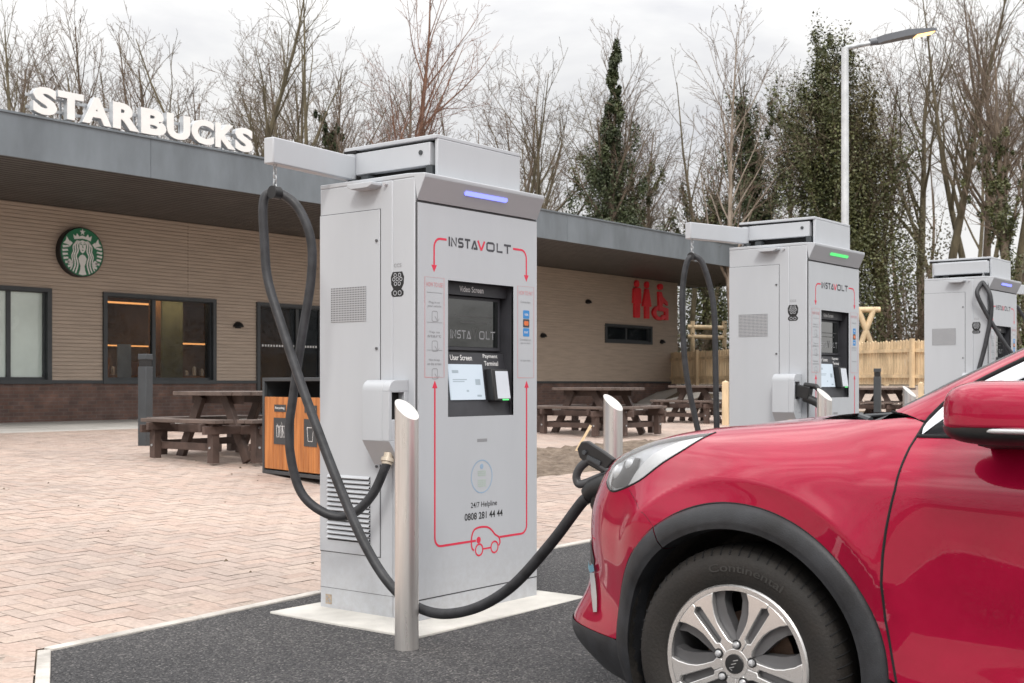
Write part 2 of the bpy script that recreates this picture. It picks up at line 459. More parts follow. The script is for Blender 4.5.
# kerb: flush concrete edging, laid in lengths
mb = MB()
def edging(p, q, w=.055, L=.92):
    p = Vector(p); q = Vector(q); d = (q-p); n = max(1, round(d.length/L)); d /= n
    nn = Vector((-d.y, d.x)).normalized()*w
    for i in range(n):
        a = p+d*i+d*.004; c = p+d*(i+1)-d*.004
        P = [a, c, c+nn, a+nn]; z = [G(k.x, k.y) for k in P]
        mb.add([(k.x, k.y, zz-.1) for k, zz in zip(P, z)] + [(k.x, k.y, zz+.014) for k, zz in zip(P, z)],
               [(4,5,6,7), (0,1,5,4), (1,2,6,5), (2,3,7,6), (3,0,4,7)])
edging(KL[0], KC); edging(KC, KL[2]); edging(KL[2], KL[3])
struct(obj('kerb', mb, M['kerb'], bevel=.004))

# paving: jointing sheet and real blocks in herringbone, each with its own tint
SOIL = [(10.2,7.75),(31.,7.95),(31.,9.85),(10.2,9.75)]
W0 = 18.7
pave = [(-9., W0), (-9., -6.), (KL[0][0]-.05, KL[0][1]), (KC[0]-.05, KC[1]+.06), (4.7, 5.06), (29.5, 5.06), (33.5, 12.), (37.2, W0)]
M['joint'] = pm('jointing_sand', (.40,.325,.275), .95, var=.2, vs=30.)
struct(obj('paving_bed', sheet(pave, 1.0, .0062), M['joint'], smooth=180))
me = bpy.data.meshes.new('paving'); V = []; F = []; C = []
tints = [(.54*.3+a*.7, .432*.3+b_*.99*.7, .375*.3+c*.965*.7) for a, b_, c in [(.555,.425,.36),(.575,.45,.385),(.53,.40,.34),(.56,.45,.395),(.525,.43,.38),(.59,.48,.415),(.545,.44,.39),(.515,.41,.36),(.57,.43,.37)]]
def block(x0, x1, y0, y1, fn=None):
    g = .0022; P = [(x0+g, y0+g), (x1-g, y0+g), (x1-g, y1-g), (x0+g, y1-g)]
    if fn: P = [fn(*p) for p in P]
    c = rnd.choice(tints); k = rnd.gauss(.83, .03); tz = rnd.gauss(0, .0006)
    n = len(V)
    for (x, y) in P: V.append((x, y, G(x, y)+.0085+tz+rnd.gauss(0, .0005)))
    F.append((n, n+1, n+2, n+3)); C.append((c[0]*k, c[1]*k, c[2]*k, 1))
course = [Vector(p) for p in KL]
def near_kerb(x, y):
    p = Vector((x, y))
    for a, b_ in zip(course, course[1:]):
        d = b_-a; tt = max(0., min(1., (p-a).dot(d)/d.length_squared))
        if (a+d*tt-p).length < .13: return True
    return False
UX0, UX1, VY0, VY1 = -3.2, 30., 1.4, 18.7
nx, ny = int((UX1-UX0)/.1), int((VY1-VY0)/.1)
for j in range(ny):
    y = VY0+j*.1
    for i in range(nx):
        k = (i-j) % 4
        if k not in (0, 3): continue
        x = UX0+i*.1
        cx, cy = (x+.1, y+.05) if k == 0 else (x+.05, y+.1)
        # only what the photograph can show
        if cx < 2.6 and cy < 3.0: continue
        if cy > W0-.15 or not inpoly(cx, cy, pave) or inpoly(cx, cy, SOIL): continue
        if cy < 5.4 and near_kerb(cx, cy): continue
        block(x, x+.2, y, y+.1) if k == 0 else block(x, x+.1, y, y+.2)
def row(p, q, off, wid, L):
    p = Vector(p); q = Vector(q); d = (q-p); n = int(d.length/L); u_ = d.normalized(); nn = Vector((-u_.y, u_.x))
    for i in range(-2, n+2):
        fn = lambda x, y: tuple(p+u_*x+nn*y)
        block(i*L, i*L+L, off, off+wid, fn)
for a, b_ in zip(course, course[1:]): row(a, b_, .06, .2, .1)
me.from_pydata(V, [], F); me.update()
ca = me.color_attributes.new('tint', 'FLOAT_COLOR', 'CORNER')
ca.data.foreach_set('color', np.repeat(np.array(C, dtype=np.float32), 4, axis=0).ravel())
m, t, b = nt('paving_blocks')
at_ = t.nodes.new('ShaderNodeAttribute'); at_.attribute_name = 'tint'
v = coord(t); n1 = N(t, 'ShaderNodeTexNoise', Scale=38., Detail=6., Roughness=.7); t.links.new(v, n1.inputs['Vector'])
n2 = N(t, 'ShaderNodeTexNoise', Scale=.55, Detail=6.); t.links.new(v, n2.inputs['Vector'])
r1 = ramp(t, n1.outputs['Fac'], [(.3, (.78,.77,.76)), (.65, (1.1,1.1,1.1))]); r2 = ramp(t, n2.outputs['Fac'], [(.3, (.86,.86,.87)), (.66, (1.07,1.06,1.05))])
a1 = N(t, 'ShaderNodeMix', data_type='RGBA', blend_type='MULTIPLY'); a1.inputs[0].default_value = 1.
a2 = N(t, 'ShaderNodeMix', data_type='RGBA', blend_type='MULTIPLY'); a2.inputs[0].default_value = 1.
t.links.new(at_.outputs['Color'], a1.inputs[6]); t.links.new(r1.outputs['Color'], a1.inputs[7])
t.links.new(a1.outputs[2], a2.inputs[6]); t.links.new(r2.outputs['Color'], a2.inputs[7]); t.links.new(a2.outputs[2], b.inputs['Base Color'])
b.inputs['Roughness'].default_value = .8
bp = N(t, 'ShaderNodeBump', Strength=.35, Distance=.004); t.links.new(n1.outputs['Fac'], bp.inputs['Height']); t.links.new(bp.outputs['Normal'], b.inputs['Normal'])
me.materials.append(m)
struct(link(bpy.data.objects.new('paving', me)))

# pale concrete apron under the canopy
M['apron'] = pm('apron_concrete', (.50,.48,.45), .85, var=.1, vs=1.2, bump=.2, bs=60.)
struct(obj('pavement', sheet([(-9.,W0),(39.,W0),(41.5,24.),(-9.,24.)], 1.5, .006), M['apron'], smooth=180))

# planting bed of bare soil
mb = sheet(SOIL, .13, .006)
rs = random.Random(3)
mb.v = [(x, y, z + rs.uniform(0, .06)*min(1., (y-7.72)*3)*(1. if y > 7.8 else 0.)) for x, y, z in mb.v]
m, t, b = nt('bare_soil'); v = coord(t)
n1 = N(t, 'ShaderNodeTexNoise', Scale=9., Detail=10., Roughness=.75); t.links.new(v, n1.inputs['Vector'])
rr = ramp(t, n1.outputs['Fac'], [(.32, (.075,.052,.038)), (.5, (.18,.135,.10)), (.68, (.29,.23,.175))]); t.links.new(rr.outputs['Color'], b.inputs['Base Color'])
b.inputs['Roughness'].default_value = .95
bp = N(t, 'ShaderNodeBump', Strength=1., Distance=.04); t.links.new(n1.outputs['Fac'], bp.inputs['Height']); t.links.new(bp.outputs['Normal'], b.inputs['Normal'])
struct(obj('soil_bed', mb, m, smooth=180), 'stuff', 'strip of bare brown soil between the paths', 'soil')
# crumbs of stone and soil lying on the paving
mb = MB(); rs = random.Random(8)
for i in range(60):
    u = rs.uniform(2.2, 9); v_ = rs.uniform(4.9, 12)
    if inpoly(u, v_, SOIL) or not inpoly(u, v_, pave): continue
    s = rs.uniform(.005, .014)*(1 if rs.random() < .8 else 1.6); z = G(u, v_)+.009
    p = [(u+s*math.cos(k*2.1+i), v_+s*math.sin(k*2.1+i), z) for k in range(3)] + [(u+s*.2, v_, z+s*.8)]
    mb.add(p, [(0,1,3),(1,2,3),(2,0,3)])
struct(obj('grit', mb, M['earth']), 'stuff', 'dark crumbs of grit scattered over the paving', 'grit')
# ------------------------------------------------------------------ the low building with its canopy
WV, CV = 23.6, 18.85                    # wall plane, canopy edge
BU0, BU1 = 2.0, 39.8
ZB, ZS, ZT = .33, 4.86, 5.54            # base, soffit, top of fascia
bld = thing('cafe_building', 'long low cafe building with ribbed brown walls and deep grey canopy', 'building', (20., WV, ZB))
OPEN = [(11.3,14.37,1.2,3.07), (15.70,18.63,1.2,3.07), (19.96,23.3,ZB,3.07), (35.13,38.02,2.59,3.12)]
# boards
mb = MB(); p = .079; z = 1.22
while z < ZS-.02:
    z1 = min(z+p-.016, ZS-.01)
    cuts = sorted([(a, b_) for a, b_, c, d in OPEN if c < z1 and d > z]); x = BU0
    for a, b_ in cuts:
        mb.box(x, a, WV-.026, WV, z, z1); x = b_
    mb.box(x, BU1, WV-.026, WV, z, z1); z += p
# backing with openings
def wall_strip(z0, z1, y0, y1):
    cuts = sorted([(a, b_) for a, b_, c, d in OPEN if c < (z0+z1)/2 < d]); x = BU0
    for a, b_ in cuts: mb.box(x, a, y0, y1, z0, z1); x = b_
    mb.box(x, BU1, y0, y1, z0, z1)
zs = sorted(set([1.2, ZS, 3.07, 2.59, 3.12]))
for a, b_ in zip(zs, zs[1:]): wall_strip(a, b_, WV, WV+.2)
mb.box(BU1-.2, BU1, WV+.2, 32., 1.2, ZS)          # end wall
obj('wall', mb, M['cladding'], bld, world=True)
# vertical board joints / corner trim
mb = MB(); mb.box(BU1-.002, BU1+.05, WV-.045, WV+.05, 1.22, ZS)
for u in (13.0+4.9, 24.9, 31.2): 
    if not any(a-.1 < u < b_+.1 for a, b_, c, d in OPEN[:3]): mb.box(u, u+.03, WV-.03, WV-.001, 1.22, ZS)
mb.box(17.9, 17.925, WV-.03, WV-.001, 3.15, ZS)
obj('corner_trim', mb, M['cladding'], bld, world=True)
# brick plinth
m, t, b = nt('dark_brown_brick')
tc = t.nodes.new('ShaderNodeTexCoord'); sp = t.nodes.new('ShaderNodeSeparateXYZ'); cb = t.nodes.new('ShaderNodeCombineXYZ')
t.links.new(tc.outputs['Object'], sp.inputs[0]); t.links.new(sp.outputs['X'], cb.inputs['X']); t.links.new(sp.outputs['Z'], cb.inputs['Y'])
bt = N(t, 'ShaderNodeTexBrick', Scale=1.); bt.inputs['Brick Width'].default_value = .225; bt.inputs['Row Height'].default_value = .075; bt.inputs['Mortar Size'].default_value = .006
bt.inputs['Color1'].default_value = (.185,.105,.083,1); bt.inputs['Color2'].default_value = (.13,.085,.075,1); bt.inputs['Mortar'].default_value = (.17,.14,.125,1); bt.inputs['Bias'].default_value = .0
t.links.new(cb.outputs[0], bt.inputs['Vector'])
n1 = N(t, 'ShaderNodeTexNoise', Scale=3., Detail=8.); t.links.new(tc.outputs['Object'], n1.inputs['Vector'])
r1 = ramp(t, n1.outputs['Fac'], [(.3, (.7,.7,.7)), (.6, (1.1,1.1,1.1)), (.8, (1.6,1.6,1.6))]); mm = N(t, 'ShaderNodeMix', data_type='RGBA', blend_type='MULTIPLY'); mm.inputs[0].default_value = 1.
t.links.new(bt.outputs['Color'], mm.inputs[6]); t.links.new(r1.outputs['Color'], mm.inputs[7]); t.links.new(mm.outputs[2], b.inputs['Base Color']); b.inputs['Roughness'].default_value = .85
bp = N(t, 'ShaderNodeBump', Strength=.6, Distance=.01); bp.invert = True; t.links.new(bt.outputs['Fac'], bp.inputs['Height']); t.links.new(bp.outputs['Normal'], b.inputs['Normal'])
M['brick'] = m
mb = MB(); mb.box(BU0, 19.96, WV-.03, WV+.2, ZB-.3, 1.15); mb.box(23.3, BU1+.02, WV-.03, WV+.2, ZB-.3, 1.15); mb.box(BU1-.2, BU1+.02, WV+.2, 32., ZB-.3, 1.15)
obj('plinth', mb, M['brick'], bld, world=True)
mb = MB(); mb.box(BU0, 19.96, WV-.06, WV+.03, 1.15, 1.218); mb.box(23.3, BU1+.04, WV-.06, WV+.03, 1.15, 1.218)
obj('flashing', mb, M['anthracite'], bld, world=True)
# limewash bloom on the bricks
# canopy
CU1 = 42.2
mb = MB(); us = [2., 7.2, 13.5, 19.8, 26.3, 32.6, 38.9, CU1]
for a, b_ in zip(us, us[1:]): mb.box(a+.004, b_-.004, CV, CV+.06, ZS-.02, ZT)
mb.box(CU1-.06, CU1, CV+.06, 24.4, ZS-.02, ZT)
obj('fascia', mb, M['fascia'], bld, world=True)
mb = MB(); mb.box(2., CU1+.03, CV-.03, CV+.12, ZT, ZT+.035)
obj('capping', mb, M['fascia'], bld, world=True)
mb = MB(); y = CV+.06
while y < WV-.05:
    y1 = min(y+.2, WV); mb.box(2., CU1-.06, y+.0, y1-.06, ZS, ZS+.03); y += .2
mb.box(BU1, CU1-.06, WV, 24.4, ZS, ZS+.05)
obj('soffit', mb, M['soffit'], bld, world=True)
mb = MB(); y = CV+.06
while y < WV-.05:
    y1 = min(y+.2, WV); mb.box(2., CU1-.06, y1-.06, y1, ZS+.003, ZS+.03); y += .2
obj('soffit_gap_shade', mb, M['gap'], bld, world=True)  # flush black strips painted in for the shade between soffit boards
mb = MB(); mb.box(2., CU1-.06, CV+.06, WV, ZS+.05, ZS+.07); obj('soffit_backing', mb, M['gap'], bld, world=True)  # black sheet, coloured for the shade behind the soffit boards
mb = MB(); mb.box(2., CU1-.06, CV+.12, 32., ZT-.2, ZT-.02); mb.box(2., 2.2, WV, 32., ZB, ZS); mb.box(2., BU1, 31.8, 32., ZB, ZS)
mb.box(BU1-.3,CU1-.06,24.2,24.4,ZS,ZT-.2)
obj('roof', mb, M['roof'], bld, world=True)
mb = MB(); mb.tube([(40.9, 23.9, ZB), (40.9, 23.9, ZS)], .075, 16)
obj('column', mb, M['zinc'], bld, smooth=40, world=True)
# windows and door
def window(u0, u1, z0, z1, mull, name='window', pane='glass', deep=.13):
    f = MB(); w = .07
    for (a, b_, c, d) in ((u0-.05,u1+.05,z1-.02,z1+.06),(u0-.05,u1+.05,z0-.06,z0+.03),(u0-.05,u0+.045,z0+.03,z1-.02),(u1-.045,u1+.05,z0+.03,z1-.02)):
        f.box(a, b_, WV-.075, WV+.02, c, d)
    a0, a1, c0, c1 = u0+.045, u1-.045, z0+.03, z1-.02
    f.box(a0, a1, WV+.02, WV+.2, c0-.03, c0+.05); f.box(a0, a1, WV+.02, WV+.2, c1-.02, c1+.02)
    f.box(a0-.02, a0+.03, WV+.02, WV+.2, c0+.05, c1-.02); f.box(a1-.03, a1+.02, WV+.02, WV+.2, c0+.05, c1-.02)
    for x in mull: f.box(x-.045, x+.045, WV+.06, WV+.15, c0+.05, c1-.02)
    fr = obj(name, f, M['anthracite'], bld, world=True)
    xs = [a0+.03] + [q for x in mull for q in (x-.045, x+.045)] + [a1-.03]
    g = MB()
    for a, b_ in zip(xs[::2], xs[1::2]): g.box(a, b_, WV+.10, WV+.108, c0+.05, c1-.02)
    l = bld.location; g.v = [(x-l.x, y-l.y, zz-l.z) for x, y, zz in g.v]
    obj('pane', g, M[pane], fr)
M['frosted'] = pm('frosted_film', (.66,.76,.71), .25, var=.05, vs=1., coat=1.)
M['frosted'].node_tree.nodes['Principled BSDF'].inputs['Coat Roughness'].default_value = .02
window(11.3, 14.37, 1.2, 3.07, (12.5, 13.53), pane='frosted')
window(15.70, 18.63, 1.2, 3.07, (17.03, ))
window(35.13, 38.02, 2.59, 3.12, (36.55,))
window(19.96, 23.3, ZB+.02, 3.07, (21.32, 22.1), name='door')
mb = MB(); rr_ = random.Random(2)
for k in range(12): mb.box(20.2+.09*k, 20.25+.09*k, WV+.096, WV+.099, 2.06, 2.11)
for k in range(7): mb.box(21.42+.09*k, 21.47+.09*k, WV+.096, WV+.099, 2.06, 2.11)
obj('glass_manifestation', mb, M['white_ink'], bld, world=True)
# inside: a dim room with warm strip lights, counter and shelves
mb = MB(); mb.box(15., 24.2, 29., 29.1, ZB, 3.6); mb.box(15., 24.2, WV+.25, 29., ZB-.02, ZB); mb.box(15., 24.2, WV+.25, 29., 3.3, 3.4); mb.box(14.9, 15., WV+.25, 29.1, ZB, 3.4); mb.box(24.2, 24.3, WV+.25, 29.1, ZB, 3.4)
obj('interior_room', mb, M['interior'], bld, world=True)
mb = MB(); mb.box(16., 23., 27., 27.7, ZB, 1.35); mb.box(16.5,16.9,26.9,27.,1.35,1.75); mb.box(17.6,18.2,27.1,27.4,1.35,1.8); mb.box(19.,19.5,27.1,27.4,1.35,1.7); mb.box(18.7, 18.95, 26., 26.2, ZB, 3.3); mb.box(16.2, 18., 28.7, 29., 2.5, 2.9)
mb.box(20.6, 20.9, 25.4, 25.6, ZB, 3.3)
for k in range(4): mb.box(16.3+k*.8, 16.75+k*.8, 25.2, 25.6, ZB, 1.1+.1*(k % 2))
obj('interior_fittings', mb, M['interior_wood'], bld, world=True)
mb = MB(); mb.box(15.9, 19.2, 26.6, 26.66, 2.07, 2.10); mb.box(16.2, 17.2, 26., 26.1, 3.16, 3.2); mb.box(17.6, 19.6, 27., 27.1, 3.16, 3.2); mb.box(20.4, 22.5, 27.6, 27.66, 2.2, 2.24)
obj('strip_light', mb, M['warm'], bld, world=True)

mb = MB()
for x in (16.2, 17.9, 19.6, 21.3): mb.box(x, x+1.1, 24.3, 24.6, 3.26, 3.295); mb.box(x, x+1.1, 25.6, 25.9, 3.26, 3.295)
obj('hidden_fill_panel', mb, M['room_fill_glow'], bld, world=True)  # glowing panels above the sight line, added to brighten the room
mb = MB(); mb.box(16.72, 17.08, 24.6, 24.62, 1.2, 2.05); mb.box(16.0, 16.10, 25.3, 25.34, 1.55, 1.95); mb.box(20.35, 20.7, 25.2, 25.22, 1.0, 1.8)
obj('poster_board', mb, M['poster'], bld, world=True)
mb = MB(); mb.box(18.15, 18.75, 24.9, 24.95, ZB, 3.2); mb.box(14.92+.1, 15.1, 24., 28.9, ZB, 3.2); obj('interior_panel', mb, M['olive_wall'], bld, world=True)
mb = MB(); rq_ = random.Random(12)
for k in range(26):
    x = 16.1+k*.25; hgt = rq_.uniform(.12,.3); mb.tube([(x, 27.2, 1.36), (x, 27.2, 1.36+hgt*.7), (x, 27.2, 1.36+hgt)], [.05,.05,.02], 8)
obj('counter_jars', mb, M['white_ink'], bld, world=True)
mb = MB()
for x, y in ((16.5,25.2),(17.5,25.6),(18.2,25.),(20.6,25.4),(21.4,25.)):
    mb.lathe([(.0,.0),(.3,.0),(.3,.03),(.03,.03)], 20, lambda a, b_, c_: (x+a, y+b_, ZB+.74+c_)); mb.tube([(x,y,ZB),(x,y,ZB+.74)], .03, 8)
    mb.box(x-.6,x-.25,y-.2,y+.2,ZB+.42,ZB+.46); mb.box(x-.62,x-.58,y-.2,y+.2,ZB+.42,ZB+.95)
obj('cafe_furniture', mb, M['interior_wood'], bld, world=True)

# round wall sign: figure with crown and long wavy hair, white on green
sg = thing('round_wall_sign', 'round green and white wall sign with crowned long haired figure', 'sign', (15.05, WV-.03, 3.93))
RS = .525
F_ = lambda x, y, d: (x, -d, y)
mb = MB(); mb.lathe([(0,.0),(RS,.0),(RS,.15),(RS-.02,.165),(0,.165)], 64, lambda x, y, z: (x, -z, y)); obj('sign_case', mb, M['black'], sg, smooth=40)
mb = MB(); mb.lathe([(0,.166),(RS-.022,.166),(RS-.022,.169),(0,.1695)], 64, lambda x, y, z: (x, -z, y)); obj('sign_face', mb, M['sign_green'], sg)
mb = MB(); D0, D1 = .1705, .174
k_ = RS/232.
def px(pts): return [((x-396)*k_*1.03, (370-y)*k_) for x, y in pts]
def poly(pts):
    P = px(pts); A = sum(P[i-1][0]*P[i][1]-P[i][0]*P[i-1][1] for i in range(len(P)))
    mb.prism(P if A > 0 else P[::-1], D0, D1, F_)
star = [(396+ (30 if i % 2 == 0 else 12)*math.sin(i*PI/5), 182-(34 if i % 2 == 0 else 13)*math.cos(i*PI/5)) for i in range(10)]; poly(star)
poly([(312,255),(302,212),(330,228),(340,198),(362,226),(396,214),(430,226),(452,198),(462,228),(490,212),(480,262),(440,250),(396,244),(352,250)])
poly([(362,300),(372,268),(396,258),(420,268),(430,300),(428,340),(414,370),(396,382),(378,370),(364,340)])          # face
poly([(372,402),(396,392),(420,402),(438,430),(428,470),(416,500),(422,540),(436,578),(396,586),(356,578),(370,540),(376,500),(364,470),(354,430)])   # neck and body
def strand(pts, w):
    P = px(pts); mb.ribbon([tuple(q) for q in [(p.x, p.y) for p in spline([(a, b_, 0) for a, b_ in P], 5)]], w*k_, F_, D1)
for sx in (1, -1):
    q = lambda x: 396+sx*x
    strand([(q(30),268),(q(52),310),(q(46),360),(q(66),410),(q(52),460),(q(50),500),(q(72),570)], 15)
    strand([(q(44),266),(q(74),310),(q(70),360),(q(88),410),(q(76),460),(q(78),505),(q(98),556)], 14)
    strand([(q(56),268),(q(94),320),(q(92),366),(q(108),410),(q(100),460),(q(106),505),(q(124),540)], 12)
    poly([(q(100),292),(q(130),270),(q(128),285),(q(160),235),(q(170),275),(q(196),300),(q(170),305),(q(140),312),(q(130),330)])    # tail fins
    for i in range(6):
        y0 = 330+i*36
        x_ = math.sqrt(max(0, 205**2-(y0-370)**2)); x2 = x_-58+i*4
        poly([(q(x_),y0-10),(q(x2),y0-14),(q(x2-6),y0+2),(q(x_-4),y0+12)])
    poly([(q(96),470),(q(130),440),(q(156),462),(q(142),492),(q(112),500)])
obj('figure_emblem', mb, M['white'], sg)
mb = MB(); D0, D1 = .175, .1765
for sx in (1, -1):
    q = lambda x: 396+sx*x
    poly([(q(8),296),(q(26),290),(q(28),298),(q(10),303)]); poly([(q(10),282),(q(28),278),(q(28),282),(q(10),287)])
poly([(386,350),(406,350),(400,358),(392,358)]); poly([(392,300),(397,300),(404,332),(394,332)])
obj('figure_face_lines', mb, M['sign_green'], sg)

# raised lettering on the roof edge
rl = thing('roof_lettering', 'raised white capital letters standing along the canopy roof edge', 'sign', (13.5, CV, ZT+.035))
zl = .03
mb = MB()
for zz in (.13, .33): mb.box(-2.35, 2.33, .10, .14, zz, zz+.045)
for k in range(10): mb.box(-2.2+k*.485, -2.17+k*.485, .14, .17, 0, .4)
obj('support_rail', mb, M['zinc'], rl)
for ch, a, b_ in [('S',11.19,11.625),('T',11.645,12.125),('A',12.10,12.665),('R',12.70,13.235),('B',13.275,13.805),('U',13.82,14.335),('C',14.36,14.875),('K',14.91,15.385),('S',15.38,15.815)]:
    fl_ = lambda x, y, d: (x, -d, y)
    mb = MB(); put_text(mb, ch, a-13.5, zl, b_-a, .46, fl_, d=-.08, offset=.05, thick=.105); le = obj('letter', mb, M['zinc'], rl)
    mb = MB(); put_text(mb, ch, a-13.5, zl, b_-a, .46, fl_, d=.027, offset=.05, thick=.012); obj('letter_face', mb, M['white'], le)


# wall lamps
wl = None
for u, z, lab in ((19.34, 2.5, 'black half dome wall light between the window and the door'),
                  (31.55, 2.62, 'small black wall light low on the ribbed wall beside a charger'),
                  (34.05, 3.82, 'small black wall light high on the wall, up from a narrow window'),
                  (38.76, 2.61, 'small black wall light below the wheelchair symbol')):
    if wl is None:
        wl = thing('wall_light', lab, 'wall light', (u, WV-.03, z), 0, 'black wall lights on the ribbed wall')
        mb = MB(); mb.lathe([(0,.13),(.06,.12),(.11,.08),(.14,.02),(.145,0),(.12,0),(.09,.05),(0,.07)], 24, lambda x, y, zz: (x, min(0, -abs(y)*1.1) if y < 0 else 0, zz)); obj('lamp_shade', mb, M['black'], wl, smooth=40)
        mb = MB(); mb.box(-.09,.09,-.025,0,-.03,.09); obj('back_plate', mb, M['black'], wl, bevel=.01)
    else: dup(wl, (u, WV-.03, z), label=lab)

# red toilet pictograms
def pict(name, label, u0, u1, polys, z0=3.45, z1=4.78):
    t_ = thing(name, label, 'sign', ((u0+u1)/2, WV-.03, z0), 0, None)
    h = z1-z0
    for nm, pl in polys:
        mb = MB()
        for P in pl:
            A = sum(P[i-1][0]*P[i][1]-P[i][0]*P[i-1][1] for i in range(len(P)))
            Q = [((x-.5)*(u1-u0), y*h) for x, y in (P if A > 0 else P[::-1])]
            mb.prism(Q, .0, .09, F_)
        obj(nm, mb, M['sign_red'], t_, bevel=.008)
circ = lambda cx, cy, rx, ry: [(cx+rx*math.cos(a*PI/12), cy+ry*math.sin(a*PI/12)) for a in range(24)]
pict('man_pictogram', 'red man shaped toilet symbol on the ribbed wall', 36.72, 37.29, [('head', [circ(.5,.90,.21,.095)]), ('body', [[(.12,.76),(.2,.79),(.8,.79),(.92,.75),(.94,.38),(.8,.38),(.8,.02),(.72,0),(.25,0),(.2,.02),(.2,.38),(.06,.38)]])])
pict('woman_pictogram', 'red woman shaped toilet symbol with flared dress', 37.36, 37.96, [('head', [circ(.5,.90,.20,.095)]), ('body', [[(.34,.79),(.66,.79),(.97,.32),(.72,.32),(.72,.0),(.28,.0),(.28,.32),(.03,.32)]])])
seg = [(.44+.42*math.cos(R(a)), .20+.20*math.sin(R(a))) for a in range(100, 345, 12)] + [(.44+.22*math.cos(R(a)), .20+.11*math.sin(R(a))) for a in range(340, 100, -12)]
pict('wheelchair_pictogram', 'red wheelchair symbol at the end of the toilet signs', 38.02, 39.12, [('head', [circ(.5,.92,.14,.085)]), ('body', [[(.36,.78),(.56,.78),(.62,.66),(.92,.52),(.96,.42),(.64,.50),(.60,.38),(.98,.34),(.98,.02),(.78,.02),(.78,.25),(.40,.26)]]), ('wheel', [seg])], 3.42, 4.74)
# ------------------------------------------------------------------ rapid chargers: local x along the front, y into the cabinet, z up
CW, CD = .955, .67
FR = lambda x, y, d: (x, -d, y)                 # drawing on the front face
SD = lambda x, y, d: (-d, CD - x, y)            # drawing on the side face, x from its rear edge
m, t, b = nt('perforated_steel')
v = coord(t, (1,1,1)); vo = N(t, 'ShaderNodeTexVoronoi', Scale=88.); vo.inputs['Randomness'].default_value = 0.; t.links.new(v, vo.inputs['Vector'])
rr = ramp(t, vo.outputs['Distance'], [(.40, (.07,.07,.075)), (.52, (.40,.41,.43))]); t.links.new(rr.outputs['Color'], b.inputs['Base Color']); b.inputs['Roughness'].default_value = .5
M['perf'] = m

GLY = {'I':(.12,[[(.06,0),(.06,1)]]),'N':(.78,[[(.09,0),(.09,.91),(.69,.09),(.69,1)]]),'S':(.74,[[(.04,.09),(.56,.09),(.65,.18),(.65,.41),(.56,.5),(.18,.5),(.09,.59),(.09,.82),(.18,.91),(.70,.91)]]),
 'T':(.76,[[(0,.91),(.76,.91)],[(.38,0),(.38,.82)]]),'A':(.86,[[(.06,0),(.42,.93)],[(.44,.93),(.80,0)],[(.30,.09),(.74,.09)]]),'V':(.86,[[(.06,1),(.42,.07)],[(.44,.07),(.80,1)]]),
 'O':(.92,[[(.2,.09),(.72,.09),(.83,.2),(.83,.8),(.72,.91),(.2,.91),(.09,.8),(.09,.2),(.2,.09)]]),'L':(.66,[[(.09,1),(.09,.09),(.66,.09)]])}
def glyphs(mb, word, x, y, w, h, fn, d, wt=.24):
    tot = sum(GLY[c][0] for c in word)+.16*(len(word)-1); k = w/tot; cx = x
    for c in word:
        for L in GLY[c][1]: mb.ribbon([(cx+a*k, y+b_*h) for a, b_ in L], wt*h, fn, d)
        cx += (GLY[c][0]+.16)*k
def line(name, word, mat, root, *a, **k):
    mb = MB(); put_text(mb, word, *a, **k); return obj(name, mb, mat, root)
def rrect(x0, x1, y0, y1, r, n=5):
    return arc(x1-r, y0+r, r, -90, 0, n)+arc(x1-r, y1-r, r, 0, 90, n)+arc(x0+r, y1-r, r, 90, 180, n)+arc(x0+r, y0+r, r, 180, 270, n)

def plate_hole(mb, X0, X1, Z0, Z1, x0, x1, z0, z1, y0, y1):
    mb.box(X0, x0, y0, y1, Z0, Z1); mb.box(x1, X1, y0, y1, Z0, Z1); mb.box(x0, x1, y0, y1, Z0, z0); mb.box(x0, x1, y0, y1, z1, Z1)

